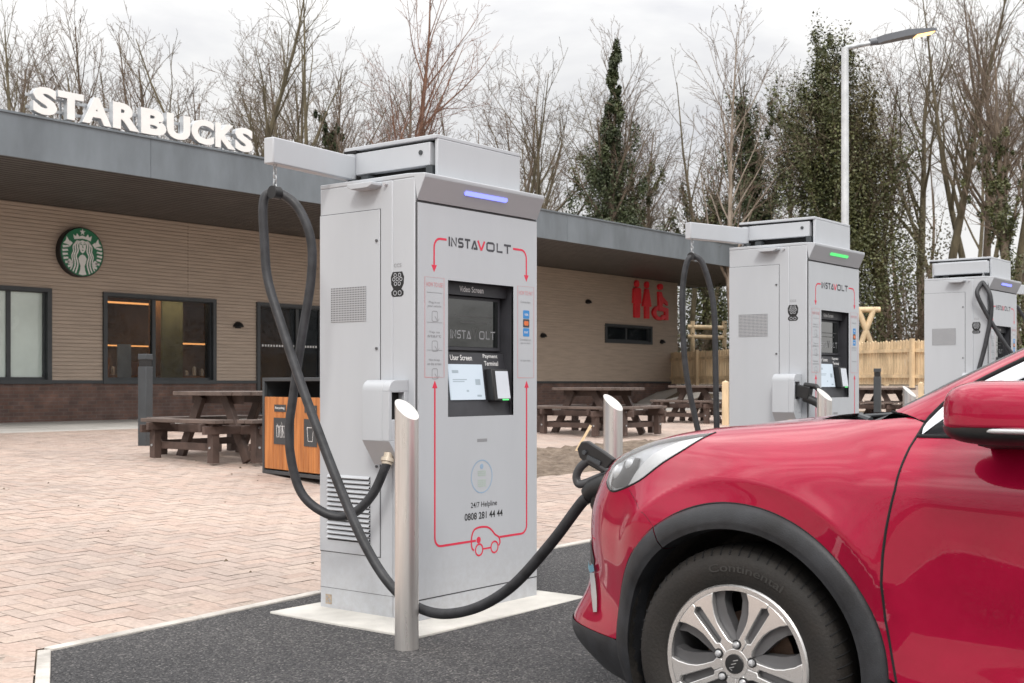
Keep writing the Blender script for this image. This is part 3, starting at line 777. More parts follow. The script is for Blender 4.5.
RX0, RX1, RZ0, RZ1 = .226, .75, .992, 1.668      # screen recess
def common_parts(root):
    C_ = M['charger']
    # cabinet: plinth, carcass with the recess left out
    mb = MB(); Y0 = .014
    mb.box(0, CW, .16, CD, 0, 2.15); mb.box(0, RX0-.01, Y0, .16, 0, 2.15); mb.box(RX1+.01, CW, Y0, .16, 0, 2.15)
    mb.box(RX0-.01, RX1+.01, Y0, .16, 0, RZ0-.01); mb.box(RX0-.01, RX1+.01, Y0, .16, RZ1+.01, 2.15)
    obj('cabinet', mb, C_, root, bevel=.006)
    mb = MB(); plate_hole(mb, .012, CW-.002, .119, 2.028, RX0, RX1, RZ0, RZ1, 0, Y0-.001); obj('front_panel', mb, C_, root)
    mb = MB(); mb.box(.013, CW-.002, .001, Y0-.001, .004, .112); obj('kick_plate', mb, C_, root)
    mb = MB(); mb.box(.008, CW, .008, Y0-.0005, 2.028, 2.04); mb.box(.008, CW, .008, Y0-.0005, .112, .119); mb.box(.004,.012,.008,Y0-.0005,.112,2.028)
    obj('panel_gap', mb, M['seam'], root)
    # side door
    mb = MB(); mb.box(-.005, -.0002, .243, CD-.002, .305, 2.013); obj('side_door', mb, C_, root, bevel=.002)
    mb = MB(); mb.box(-.0015, .0005, .2395, .243, .302, 2.0165); mb.box(-.0015, .0005, .2395, CD, 2.013, 2.0165); mb.box(-.0015, .0005, .2395, CD, .3015, .305)
    for z in (1.86, 1.33, .75): mb.tube([(-.012, .262, z), (-.0045, .262, z)], .007, 8)
    mb.box(-.0008, .0005, .0, CD, .1185, .1205)
    obj('side_door_gap', mb, M['seam'], root)
    mb = MB(); mb.box(-.0075, -.005, .335, .584, 1.467, 1.64); obj('vent_plate', mb, M['perf'], root)
    mb = MB(); mb.box(-.006, -.0045, .307, .609, .365, .697); obj('louvre_back', mb, M['gap'], root)
    mb = MB()
    for k in range(14):
        z = .372+k*.0236; mb.prism([(0,z),(.302,z),(.302,z+.004),(0,z+.004)], .0, .002, lambda x, y, d: (-.006-d, .307+x, y))
        mb.add([(-.006,.309,z+.017),(-.006,.607,z+.017),(-.017,.607,z+.004),(-.017,.309,z+.004),(-.006,.309,z+.019),(-.006,.607,z+.019),(-.018,.607,z+.006),(-.018,.309,z+.006)],
               [(0,1,2,3),(7,6,5,4),(3,2,6,7),(0,3,7,4),(2,1,5,6)])
    obj('louvre', mb, C_, root)
    # canopy with slanted face and status light
    mb = MB(); P = [(.0,2.04),(-.05,2.145),(-.05,2.165),(.06,2.172),(CD,2.172),(CD,2.15),(.02,2.15)]
    mb.prism([(y, z) for y, z in P][::-1], 0, CW, lambda y, z, x: (x, y, z)); obj('top_cover', mb, C_, root, bevel=.004)
    mb = MB(); mb.add([(.004,-.0012,2.0395),(CW-.004,-.0012,2.0395),(CW-.004,-.0512,2.1445),(.004,-.0512,2.1445)], [(0,1,2,3)]); obj('slanted_face', mb, M['charger_dark'], root)
    # link housing on top
    mb = MB(); a0, a1 = .185, .845
    mb.box(a0-.012, a1, .03, .675, 2.366, 2.386); mb.box(a0, a1, .03, .05, 2.172, 2.366); mb.box(a0+.05, a1, .65, .665, 2.172, 2.366); mb.box(a0+.13, a1, .05, .65, 2.172, 2.366)
    mb.box(a0+.02, a0+.13, .05, .65, 2.172, 2.188)
    obj('arm_housing', mb, C_, root, bevel=.004)
    mb = MB(); mb.box(a0+.035, a0+.128, .051, .649, 2.189, 2.365); mb.box(a0-.014,a0+.05,.585,.677,2.352,2.368); obj('housing_cavity', mb, M['gap'], root)
    mb = MB(); mb.box(a0-.008, a0+.05, .075, .60, 2.238, 2.352); obj('fixed_arm_link', mb, C_, root, bevel=.004)
    mb = MB(); mb.tube([(a0-.008, .135, 2.305), (a0-.014, .135, 2.305)], .012, 12); obj('arm_bolt', mb, M['anthracite'], root, smooth=40)
    mb = MB(); mb.box(a0-.005,a0+.02,.062,.105,2.19,2.236)
    obj('arm_latch', mb, M['anthracite'], root)
    mb = MB(); mb.tube([(a0-.02,.60,2.19),(a0-.02,.60,2.215)],.03,12); obj('hinge_foot', mb, M['anthracite'], root, smooth=40)
    mb = MB(); mb.box(a0-.04,a0+.02,.47,.52,2.174,2.222)
    obj('hinge_stop', mb, M['anthracite'], root, smooth=40)
    mb = MB(); mb.tube([(a0-.02, .615, 2.20), (a0-.02, .615, 2.345)], .027, 16); obj('hinge', mb, C_, root, smooth=40)
    # cable rest on the side
    mb = MB(); mb.prism([(.232,2.1255),(.26,2.113),(.372,2.113),(.402,2.1255),(.402,2.14),(.232,2.14)], 0, .075, lambda y, z, d: (-d, y, z)); obj('cable_rest', mb, C_, root, bevel=.003)
    mb = MB(); mb.add([(-.002,.262,2.1118),(-.002,.37,2.1118),(-.073,.37,2.1118),(-.073,.262,2.1118)], [(0,1,2,3)]); mb.tube([(-.0,.2,2.13),(-.02,.2,2.13)],.008,8); obj('cable_rest_pad', mb, M['charger_dark'], root)
    # holster
    mb = MB(); X0 = -.135; z0, z1 = .885, 1.175
    prof = [(X0,z0),(X0,z1-.055)] + [(X0+.05-.05*math.cos(a*PI/12), z1-.055+.05*math.sin(a*PI/12)+.005) for a in range(1,7)] + [(-.0005,z1),(-.0005,z0-.12),(-.05,z0-.12)]
    # shell: rear body, then a frame round the opening
    mb.prism(prof, .10, .235, lambda x, z, d: (x, d, z))
    ox0, ox1, oz0, oz1 = -.115, -.028, .985, 1.115
    mb.box(X0, ox0, .055, .10, z0, z1-.055); mb.box(ox1, -.0005, .055, .10, z0, z1-.055); mb.box(ox0, ox1, .055, .10, z0, oz0); mb.box(ox0, ox1, .055, .10, oz1, z1-.055)
    prof2 = [(X0,z1-.055)] + prof[2:8] + [(-.0005,z1),(-.0005,z1-.055)]
    mb.prism(prof2, .055, .10, lambda x, z, d: (x, d, z))
    mb.prism([(X0,z0),(-.0005,z0),(-.0005,z0-.12),(-.05,z0-.12)][::-1], .055, .10, lambda x, z, d: (x, d, z))
    obj('holster', mb, C_, root, bevel=.003)
    mb = MB(); mb.box(ox0-.002, ox1+.002, .094, .0995, oz0-.002, oz1+.002); obj('holster_socket', mb, M['gap'], root)
    mb = MB(); mb.add([(X0,.057,z0-.001),(-.052,.057,z0-.121),(-.052,.233,z0-.121),(X0,.233,z0-.001)], [(0,3,2,1)]); obj('holster_underside', mb, M['charger_dark'], root)
    # door handle on the other edge
    mb = MB(); mb.box(CW, CW+.022, .012, .05, .985, 1.145); obj('door_handle', mb, M['black'], root, bevel=.006)
    # screen recess
    mb = MB(); bk = .10
    mb.box(RX0-.008, RX0, .0015, bk, RZ0-.008, RZ1+.008); mb.box(RX1, RX1+.008, .0015, bk, RZ0-.008, RZ1+.008); mb.box(RX0, RX1, .0015, bk, RZ1, RZ1+.008); mb.box(RX0, RX1, .0015, bk, RZ0-.008, RZ0)
    mb.box(RX0, RX1, bk-.01, bk, RZ0, RZ1)
    mb.add([(RX0,.025,RZ0),(RX1,.025,RZ0),(RX1,.07,1.315),(RX0,.07,1.315),(RX1,.089,1.315),(RX0,.089,1.315)], [(0,1,2,3),(3,2,4,5)])     # sloping desk
    mb.box(RX0, RX1, .05, .089, 1.605, RZ1)
    obj('screen_recess', mb, M['recess'], root)
    dk = lambda x, y, d: (x, .025+(y-RZ0)/(1.315-RZ0)*.045-d, y)       # drawing on the desk
    mb = MB(); mb.box(.27, .725, .072, .0895, 1.325, 1.603); obj('video_bezel', mb, M['recess'], root, bevel=.004)
    mb = MB(); mb.box(.285, .705, .070, .072, 1.345, 1.585); obj('video_screen', mb, M['glass_black'], root)
    mb = MB(); glyphs(mb, 'INSTA', .325, 1.385, .16, .044, FR, -.0695, .13); glyphs(mb, 'OLT', .55, 1.385, .13, .044, FR, -.0695, .13)
    obj('video_screen_lettering', mb, M['greyink'], root)
    mb = MB(); put_text(mb, 'V', .492, 1.38, .045, .06, FR, d=-.0695, offset=.01); mb.ribbon([(.36,1.50),(.66,1.50)], .006, FR, -.0694); mb.ribbon([(.40,1.47),(.62,1.47)], .006, FR, -.0694); obj('video_screen_mark', mb, M['dim_ink'], root)
    line('screen_lettering', 'Video Screen', M['white_ink'], root, .37, 1.622, .19, .03, FR, d=-.0485, offset=.012); line('screen_lettering', 'User Screen', M['white_ink'], root, .315, 1.275, .17, .028, dk, d=.002, offset=.012)
    mb = MB(); put_text(mb, 'Payment', .575, 1.284, .12, .026, dk, d=.002, offset=.012); put_text(mb, 'Terminal', .58, 1.25, .115, .024, dk, d=.002, offset=.012); obj('screen_lettering', mb, M['white_ink'], root)
    mb = MB(); mb.prism([(.285,1.075),(.553,1.075),(.553,1.255),(.285,1.255)], .002, .008, dk); obj('user_screen', mb, M['screen'], root)
    mb = MB()
    for (x0, x1, y0, y1) in ((.31,.36,1.21,1.225),(.31,.42,1.175,1.180),(.31,.40,1.165,1.170),(.485,.525,1.15,1.18),(.41,.428,1.115,1.125),(.49,.525,1.09,1.1)): mb.add([(x0,y0,.0085),(x1,y0,.0085),(x1,y1,.0085),(x0,y1,.0085)], [(0,1,2,3)], dk)
    obj('user_screen_icons', mb, M['paleink'], root)
    mb = MB(); mb.prism([(.575,1.068),(.71,1.068),(.71,1.232),(.575,1.232)], .002, .05, dk); obj('payment_terminal', mb, M['black'], root, bevel=.004)
    mb = MB(); mb.prism([(.602,1.080),(.706,1.080),(.706,1.222),(.602,1.222)], .0505, .052, dk); obj('terminal_screen', mb, M['terminal'], root)
    mb = MB(); mb.prism([(.64,1.0705),(.69,1.0705),(.69,1.0775),(.64,1.0775)], .0505, .0525, dk); obj('terminal_light', mb, M['led_green'], root)
    # printing on the front
    d = .0008
    mb = MB(); w = .011
    mb.ribbon([(.215,1.866)]+arc(.168,1.821,.045,90,180,6)+[(.123,1.735)], w, FR, d); mb.prism([(.123-.02,1.735),(.123,1.70),(.123+.02,1.735)], 0, d, FR)
    obj('route_arrow', mb, M['redline'], root); mb = MB()
    mb.ribbon([(.745,1.866)]+arc(.815,1.821,.045,90,0,6)+[(.860,1.735)], w, FR, d); mb.prism([(.86-.02,1.735),(.86,1.70),(.86+.02,1.735)], 0, d, FR)
    obj('route_arrow', mb, M['redline'], root); mb = MB()
    mb.ribbon([(.128,1.155)]+[(.128,.405)]+arc(.172,.405,.044,180,270,6)+[(.44,.361)], w, FR, d); mb.prism([(.128-.019,1.135),(.128+.019,1.135),(.128,1.172)], 0, d, FR)
    obj('route_line', mb, M['redline'], root); mb = MB()
    mb.ribbon([(.862,1.155)]+[(.862,.405)]+arc(.818,.405,.044,0,-90,6)+[(.632,.361)], w, FR, d); mb.prism([(.862-.019,1.135),(.862+.019,1.135),(.862,1.172)], 0, d, FR)
    obj('route_line', mb, M['redline'], root); mb = MB()
    car = [(.425,.312),(.408,.33),(.405,.37),(.42,.41),(.455,.425),(.52,.424),(.56,.408),(.595,.378),(.625,.362),(.635,.335),(.625,.318)]
    mb.ribbon([(p.x, p.y) for p in spline([(a, b_, 0) for a, b_ in car], 5)], w*.9, FR, d)
    mb.ribbon(arc(.466,.312,.029,0,360,20), w*.8, FR, d); mb.ribbon(arc(.59,.314,.029,0,360,20), w*.8, FR, d); mb.ribbon([(.499,.313),(.558,.314)], w*.8, FR, d)
    mb.prism(arc(.462,.362,.017,0,360,12)[:-1], 0, d, FR)
    obj('car_emblem', mb, M['redline'], root); mb = MB()
    glyphs(mb, 'V', .452, 1.832, .062, .051, FR, d)
    obj('red_letter', mb, M['redline'], root)
    mb = MB(); glyphs(mb, 'INSTA', .232, 1.836, .222, .047, FR, d); obj('maker_lettering', mb, M['ink'], root)
    mb = MB(); glyphs(mb, 'OLT', .522, 1.836, .205, .047, FR, d); obj('maker_lettering', mb, M['ink'], root)
    line('helpline_lettering', '24/7 Helpline', M['black'], root, .40, .52, .21, .036, FR, d=d, offset=.006); line('helpline_number', '0808 281 44 44', M['black'], root, .352, .468, .305, .036, FR, d=d, offset=.015)
    for x0, x1, tx in ((.056,.196,'HOW TO USE'),(.785,.926,'HOW TO PAY')):
        mb = MB(); mb.ribbon([(x0,1.188),(x1,1.188),(x1,1.674),(x0,1.674),(x0,1.186)], .004, FR, d)
        fr = obj('instruction_frame', mb, M['redline_pale'], root); line('instruction_heading', tx, M['redline_pale'], fr, x0+.01, 1.628, .12, .022, FR, d=d, offset=.012)
    mb = MB()
    for k, (z, l1, l2) in enumerate(((1.545,'Plug in to','your vehicle'),(1.40,'Tap to','start'),(1.265,'Follow the steps','on the screen'))):
        put_text(mb, l1, .085, z, .08, .013, FR, d=d, offset=.01); put_text(mb, l2, .075, z-.018, .1, .013, FR, d=d, offset=.01)
        mb.ribbon(rrect(.108,.148,z-.085,z-.035,.01)+[(.138,z-.085)], .003, FR, d); mb.ribbon([(.128,z-.06),(.15,z-.085),(.16,z-.07)], .003, FR, d)
        mb.ribbon([(.07,z+.055),(.182,z+.055)], .002, FR, d)
    put_text(mb, 'Contactless', .81, 1.585, .085, .012, FR, d=d); put_text(mb, 'Download our', .805, 1.385, .095, .012, FR, d=d); put_text(mb, 'app to start', .81, 1.365, .085, .012, FR, d=d); put_text(mb, 'or scan here', .81, 1.275, .085, .012, FR, d=d)
    mb.ribbon([(.45,.868),(.53,.868)], .016, FR, d)
    obj('instruction_print', mb, M['greyink'], root)
    mb = MB()
    for z in (1.525, 1.43): mb.prism(rrect(.832,.886,z-.022,z+.022,.005), 0, d, FR)
    for z in (1.325, 1.228): mb.prism(rrect(.836,.880,z-.024,z+.024,.003), 0, d, FR) if False else None
    obj('card_sticker', mb, M['blue_sticker'], root)
    mb = MB(); mb.prism(rrect(.832,.886,1.456,1.50,.005), 0, d, FR); obj('card_sticker', mb, M['ink'], root)
    mb = MB(); mb.prism(arc(.852,1.478,.013,0,360,12)[:-1], d, 2*d, FR); mb.prism(arc(.867,1.478,.013,0,360,12)[:-1], d, 1.7*d, FR); obj('card_mark', mb, M['orange'], root)
    mb = MB(); put_text(mb, 'VISA', .842, 1.518, .034, .013, FR, d=d*2, offset=.02); put_text(mb, 'PAY', .842, 1.423, .034, .013, FR, d=d*2, offset=.02); obj('card_lettering', mb, M['white_ink'], root)
    # faint round leaf badge
    mb = MB(); mb.ribbon(arc(.487,.684,.083,0,360,40), .006, FR, d); mb.prism(arc(.487,.735,.014,0,360,12)[:-1], 0, d, FR); obj('round_badge', mb, M['badge_blue'], root)
    mb = MB()
    for z in (.71,.70,.69,.665,.655,.645,.635): mb.ribbon([(.455,z),(.52,z)], .006, FR, d)
    obj('badge_print', mb, M['badge_green'], root)
    # socket emblem and letters on the side
    s0 = CD-.171; sx = lambda x: s0+x
    mb = MB(); P = [(sx(.012),1.70),(sx(.075),1.70),(sx(.087),1.675),(sx(.085),1.64),(sx(.07),1.617),(sx(.085),1.603),(sx(.083),1.588),(sx(.07),1.579),(sx(.017),1.579),(sx(.004),1.588),(sx(.002),1.603),(sx(.017),1.617),(sx(.002),1.64),(sx(0),1.675)]
    mb.prism(P[::-1], .0003, .001, SD); obj('socket_emblem', mb, M['black'], root)
    mb = MB()
    for x, z in ((.029,1.684),(.058,1.684),(.02,1.664),(.0435,1.664),(.067,1.664),(.031,1.642),(.056,1.642),(.028,1.597),(.059,1.597)):
        rr_ = .0085 if z > 1.61 else .0105; mb.ribbon(arc(sx(x), z, rr_, 0, 360, 12), .0032, SD, .0014)
    obj('socket_emblem_rings', mb, M['charger'], root)
    mb = MB(); put_text(mb, 'CCS', sx(.02), 1.722, .05, .018, SD, d=.0012, offset=.012); obj('side_lettering', mb, M['greyink'], root)
    mb = MB(); mb.prism(rrect(.04,.085,.035,.085,.002), .0002, .0012, SD); obj('rating_label', mb, M['sticker'], root)
    mb = MB()
    for x, z in ((.052,.072),(.066,.06),(.052,.047),(.072,.05)): mb.prism(arc(x, z, .006, 0, 360, 8)[:-1], .0013, .0016, SD)
    obj('rating_label_print', mb, M['greyink'], root)

M['glass_black'] = pm('black_screen_glass', (.012,.014,.014), .06, var=.05, coat=1., rvar=.02)
M['dim_ink'] = pm('dim_ink', (.07,.07,.07), .5, var=.05)
M['terminal'] = pm('terminal_display', (.60,.64,.70), .2, var=.03, coat=.6)
M['led_blue'] = emit('blue_status_light', (.22,.25,1.), 1.5)
M['led_green'] = emit('green_status_light', (.12,.85,.22), .8)
M['blue_sticker'] = pm('blue_sticker', (.04,.25,.60), .4, var=.05)
M['orange'] = pm('orange_print', (.75,.18,.05), .4, var=.05)
M['badge_blue'] = pm('badge_blue', (.30,.42,.56), .4, var=.05)
M['badge_green'] = pm('badge_green', (.42,.50,.45), .4, var=.05)
M['sticker'] = pm('brown_sticker', (.36,.29,.22), .5, var=.15, vs=60.)
M['gland'] = pm('cable_gland', (.52,.45,.36), .4, var=.1, metal=.2)

GR = 'rapid chargers in a row along the kerb'
PADZ = .014
ROWV = 4.035
def pad(u):
    z = G(u+.4, 3.)
    mb = MB(); mb.box(u-.26, u+1.08, ROWV-.235, ROWV+.76, z-.12, z+PADZ)
    struct(obj('charger_plinth_slab', mb, M['tile_concrete'], bevel=.006))
labels = ['grey charger with a blue light, its cable plugged into the red car',
          'grey charger with a green status light, behind the red bonnet',
          'grey charger with blue light and folded cable arm, in front of the pale fence',
          'grey charger at the far end of the row, only its hanging cable showing']
spots = [4.395, 8.755, 13.06, 17.40]
chargers = []
c0 = thing('ev_charger', labels[0], 'charger', (spots[0], ROWV, 0), 0, GR)
common_parts(c0)
for i, u in enumerate(spots):
    pad(u); z = G(u+.4, 3.) + (PADZ if i else 0.)
    c = c0 if i == 0 else dup(c0, (u, ROWV, z), label=labels[i])
    chargers.append(c)
# own parts of each: light, arm, chain, cable, plug
led_me = None
HX, HY = .165, .615                         # hinge
def swing_arm(c, ang, L=.60):
    d = Vector((math.cos(ang), math.sin(ang), 0)); p = Vector((HX, HY, 0))
    mb = MB(); mb.bar(p+Vector((0,0,2.272)), p+d*L+Vector((0,0,2.272)), .062, .125)
    obj('swing_arm', mb, M['charger'], c, bevel=.006)
    tip = p+d*(L-.045)
    mb = MB()
    for k in range(6):
        z = 2.205-k*.021; s = .009
        pts = [(s*math.cos(a*PI/6), 0, .016*math.sin(a*PI/6)) for a in range(13)]
        if k % 2: pts = [(0, x, zz) for x, _, zz in pts]
        mb.tube([(tip.x+x, tip.y+y, z+zz) for x, y, zz in pts], .003, 5, cap=False)
    obj('chain', mb, M['zinc'], c, smooth=40)
    mb = MB(); mb.tube([(tip.x-.022, tip.y, 2.075), (tip.x+.022, tip.y, 2.075)], .032, 12); mb.tube([(tip.x,tip.y,2.09),(tip.x,tip.y,2.118)], .006, 6); obj('cable_clamp', mb, M['black'], c, smooth=40)
    return tip
def cable(c, pts, r=.0225):
    mb = MB(); P = spline(pts, 10); mb.tube(P, r, 12); obj('charging_cable', mb, M['rubber'], c, smooth=60)
def gland(c, p, dirv):
    p = Vector(p); d = Vector(dirv).normalized(); mb = MB(); mb.tube([p-d*.025, p, p, p+d*.018, p+d*.018, p+d*.032], [.024,.024,.033,.033,.027,.026], 12)
    obj('cable_gland', mb, M['gland'], c, smooth=35)
def holstered_plug(c):
    mb = MB(); mb.bar((-.072,.07,1.05), (-.072,-.05,1.03), .07, .09)
    mb.tube([(-.072,.0,1.09),(-.072,-.09,1.08),(-.072,-.15,1.02),(-.072,-.13,.95)], [.022,.022,.022,.02], 10)
    mb.tube([(-.072,.0,1.0),(-.072,-.1,.96),(-.072,-.16,.90)], [.035,.032,.028], 12)
    obj('plug', mb, M['black'], c, smooth=50, bevel=.004)
for i, c in enumerate(chargers):
    mb = MB(); n_ = Vector((0, -.105, -.05)).normalized()
    sl_ = lambda x, y, d: (x, -.0025-.05*y, 2.0395+.105*y)
    off = Vector((0,-.903,-.43))*.003
    P = rrect(.325,.655,.56,.72,.0) if False else [(.318,.53),(.645,.53),(.655,.63),(.645,.73),(.318,.73),(.308,.63)]
    mb.add([tuple(Vector(sl_(x, y, 0))+off) for x, y in P], [tuple(range(6))])
    obj('status_light', mb, M['led_green'] if i == 1 else M['led_blue'], c)
# --- first charger: arm swung out, cable plugged into the car
c = chargers[0]
swing_arm(c, R(186.5), .62)
gland(c, (-.095,.10,.80), (-.35,-.05,-1))
cable(c, [(-.105,.095,.78),(-.14,.162,.624),(-.197,.253,.528),(-.262,.357,.536),(-.328,.461,.645),(-.357,.506,.885),(-.343,.486,1.126),(-.32,.448,1.415),(-.299,.415,1.655),(-.299,.415,1.847),(-.328,.47,2.0),(-.372,.55,2.075),
          (-.415,.60,2.07),(-.43,.61,2.0),(-.425,.605,1.85),(-.422,.583,1.656),(-.412,.486,1.413),(-.398,.348,1.103),(-.38,.165,.734),(-.362,-.013,.422),(-.345,-.184,.233),(-.365,-.412,.163),(-.387,-.658,.203),(-.407,-.889,.322),(-.43,-1.107,.517),(-.462,-1.277,.69),(-.47,-1.32,.72)])
mb = MB(); u0 = 3.92-4.395; L_ = lambda v, z, du=0: (u0+du, v-4.035, z)
mb.tube(spline([L_(2.60,.822), L_(2.635,.838), L_(2.665,.853), L_(2.70,.866), L_(2.745,.838), L_(2.766,.80), L_(2.755,.772), L_(2.72,.777), L_(2.66,.80), L_(2.60,.822)], 5), .0165, 10)
grip = mb; mb = MB()
mb.tube([L_(2.57,.785), L_(2.63,.775), L_(2.68,.755), L_(2.71,.73)], [.046,.046,.044,.036], 14)
mb.tube([L_(2.66,.76), L_(2.665,.695), L_(2.655,.655)], [.034,.03,.02], 10)
mb.tube([L_(2.54,.80), L_(2.60,.795)], [.046,.044], 16)
pb = obj('plug', mb, M['black'], c, smooth=55); obj('grip', grip, M['plug_grip'], pb, smooth=55)
# --- second: arm out, plug resting in the holster
c = chargers[1]; tip = swing_arm(c, R(165), .64)
la = Vector((.618,-.786,0))
q = lambda s, z: tuple(Vector((tip.x, tip.y, 0))+la*s+Vector((0,0,z)))
cable(c, [(-.105,.095,.78),(-.17,.15,.55),q(.30,.32),q(.22,.42),q(.19,.75),q(.18,1.25),q(.165,1.70),q(.09,2.0),q(.02,2.075),q(-.04,2.03),q(-.075,1.80),q(-.07,1.5),q(-.04,1.15),q(.05,.72),q(.12,.40),q(.24,.22),(-.16,.0,.3),(-.11,-.12,.55),(-.075,-.16,.82),(-.074,-.16,.89)])
gland(c, (-.095,.10,.80), (-.35,-.05,-1)); holstered_plug(c)
# --- third: arm folded back along the side, cable in use by a car out of sight
c = chargers[2]
mb = MB(); mb.bar((.125,.60,2.272),(.095,.035,2.272),.062,.125); obj('swing_arm', mb, M['charger'], c, bevel=.006)
mb = MB()
for k in range(6):
    z = 2.205-k*.021; pts = [(.009*math.cos(a*PI/6), 0, .016*math.sin(a*PI/6)) for a in range(13)]
    if k % 2: pts = [(0, x, zz) for x, _, zz in pts]
    mb.tube([(.085+x-.03, .075+y, z+zz) for x, y, zz in pts], .003, 5, cap=False)
obj('chain', mb, M['zinc'], c, smooth=40)
cable(c, [(-.105,.095,.78),(-.15,.12,.66),(-.17,.13,.78),(-.12,.09,1.1),(-.06,.02,1.45),(-.03,-.03,1.77),(-.03,-.02,1.97),(-.01,.05,2.09),(.0,.07,2.10),(-.04,.08,2.07),(-.09,.09,1.98),(-.05,.02,1.80),(.02,-.12,1.52),(.10,-.25,1.28),(.2,-.45,.85),(.25,-.8,.4),(.25,-1.3,.3),(.2,-1.5,.5)])
gland(c, (-.095,.10,.80), (-.35,-.05,-1))
# --- fourth
c = chargers[3]; tip = swing_arm(c, R(150), .66)
q = lambda s, z: tuple(Vector((tip.x, tip.y, 0))+la*s+Vector((0,0,z)))
cable(c, [(-.105,.095,.78),(-.17,.15,.55),q(.34,.4),q(.22,.75),q(.20,1.7),q(.09,2.0),q(.02,2.06),q(-.04,2.03),q(-.10,1.80),q(-.09,1.5),q(-.04,1.15),q(.05,.72),q(.24,.22),(-.16,.0,.3),(-.075,-.16,.82),(-.074,-.16,.89)])
gland(c, (-.095,.10,.80), (-.35,-.05,-1)); holstered_plug(c)

# ------------------------------------------------------------------ stainless bollards with slanted tops
lab = ['stainless slant topped bollard in front of the charger that is plugged into the car',
       'stainless slant topped bollard behind the car headlight', 'stainless bollard top in front of the green lit charger, over the bonnet',
       'stainless bollard top between the green lit charger and the car windscreen pillar']
bo = None
for (u, v_), l in zip(((3.965,3.70),(5.60,3.71),(8.29,3.70),(9.93,3.70)), lab):
    z = G(u, v_)
    if bo is None:
        bo = thing('bollard', l, 'bollard', (u, v_, z), 0, 'stainless bollards guarding the chargers')
        mb = MB(); n = 40; r = .052; ax = Vector((-.06,-1.)).normalized(); ring = []
        for zz in (.0, .5, 'top'):
            for k in range(n):
                x, y = r*math.cos(2*PI*k/n), r*math.sin(2*PI*k/n)
                ring.append((x, y, 1.045-.85*(x*ax.x+y*ax.y)) if zz == 'top' else (x, y, zz))
        mb.v = ring
        mb.f = [(j*n+k, j*n+(k+1) % n, (j+1)*n+(k+1) % n, (j+1)*n+k) for j in (0,1) for k in range(n)]
        obj('post', mb, M['steel'], bo, smooth=40)
        mb = MB(); mb.v = [ring[2*n+k] for k in range(n)]; mb.f = [tuple(range(n))]
        obj('slanted_cap', mb, M['steel_cap'], bo)
    else: dup(bo, (u, v_, z), label=l)
# ------------------------------------------------------------------ red crossover car; local x to its left (near side), y forward from the front axle, z up
UC, VA = 4.12, 1.70
car = thing('parked_car', 'red crossover car nose to a charger, cable plugged into its front', 'car', (UC, VA, 0), PI)
# the empty is turned by half a turn: x -> -x, y -> -y, so shapes are written as (x, -y) below
CARF = lambda x, y, z: (x, -y, z)

m, t, b = nt('red_car_paint')
v = coord(t); n1 = N(t, 'ShaderNodeTexNoise', Scale=5., Detail=9., Roughness=.7); t.links.new(v, n1.inputs['Vector'])
r1 = ramp(t, n1.outputs['Fac'], [(.35, (.32,.0006,.028)), (.62, (.365,.001,.034)), (.80, (.35,.010,.042))]); t.links.new(r1.outputs['Color'], b.inputs['Base Color'])
b.inputs['Metallic'].default_value = .2; b.inputs['Roughness'].default_value = .45; b.inputs['Specular IOR Level'].default_value = .05; b.inputs['Coat Weight'].default_value = 1.
mr = N(t, 'ShaderNodeMapRange'); mr.inputs['From Min'].default_value = .35; mr.inputs['From Max'].default_value = .75; mr.inputs['To Min'].default_value = .01; mr.inputs['To Max'].default_value = .05
t.links.new(n1.outputs['Fac'], mr.inputs['Value']); t.links.new(mr.outputs['Result'], b.inputs['Coat Roughness'])
# specks of rain and dust
n2 = N(t, 'ShaderNodeTexVoronoi', Scale=75.); t.links.new(v, n2.inputs['Vector'])
dr = N(t, 'ShaderNodeMapRange'); dr.inputs['From Min'].default_value = 0.; dr.inputs['From Max'].default_value = .22; dr.inputs['To Min'].default_value = 1.; dr.inputs['To Max'].default_value = 0.
t.links.new(n2.outputs['Distance'], dr.inputs['Value'])
bp = N(t, 'ShaderNodeBump', Strength=.05, Distance=.001); t.links.new(dr.outputs['Result'], bp.inputs['Height']); t.links.new(bp.outputs['Normal'], b.inputs['Coat Normal'])
M['paint'] = m
M['seam_red'] = pm('dark_red_seam', (.06,.004,.008), .6, var=.1)
M['clad'] = pm('grey_arch_plastic', (.020,.0215,.025), .5, var=.5, vs=7., bump=.15, bs=260., col2=(.009,.009,.010))
M['tyre'] = pm('dusty_tyre', (.012,.0098,.0082), .72, var=.5, vs=9., bump=.2, bs=120., col2=(.012,.011,.010))
M['liner'] = pm('muddy_liner', (.020,.017,.015), .9, var=.4, vs=8., bump=.4, bs=60.)
M['rim_face'] = pm('machined_rim', (.72,.71,.70), .25, metal=.85, var=.02, vs=8., rvar=.03)
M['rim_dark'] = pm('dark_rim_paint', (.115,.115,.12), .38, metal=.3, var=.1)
M['disc'] = pm('rusty_disc', (.17,.11,.08), .6, metal=.4, var=.3, vs=20.)
M['lamp_chrome'] = pm('lamp_reflector', (.80,.82,.85), .22, metal=.35, var=.05, vs=30.)
M['lamp_dark'] = pm('lamp_dark', (.02,.02,.023), .3, var=.1)
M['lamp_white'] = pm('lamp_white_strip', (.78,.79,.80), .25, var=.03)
M['accent_blue'] = pm('blue_accent', (.06,.30,.42), .3, metal=.3, var=.05)
M['lens'] = glass('headlight_lens', (.8,.8,.8), clear=.96, rough=.01)
M['car_glass'] = glass('car_glass', (.012,.015,.018), clear=.35)

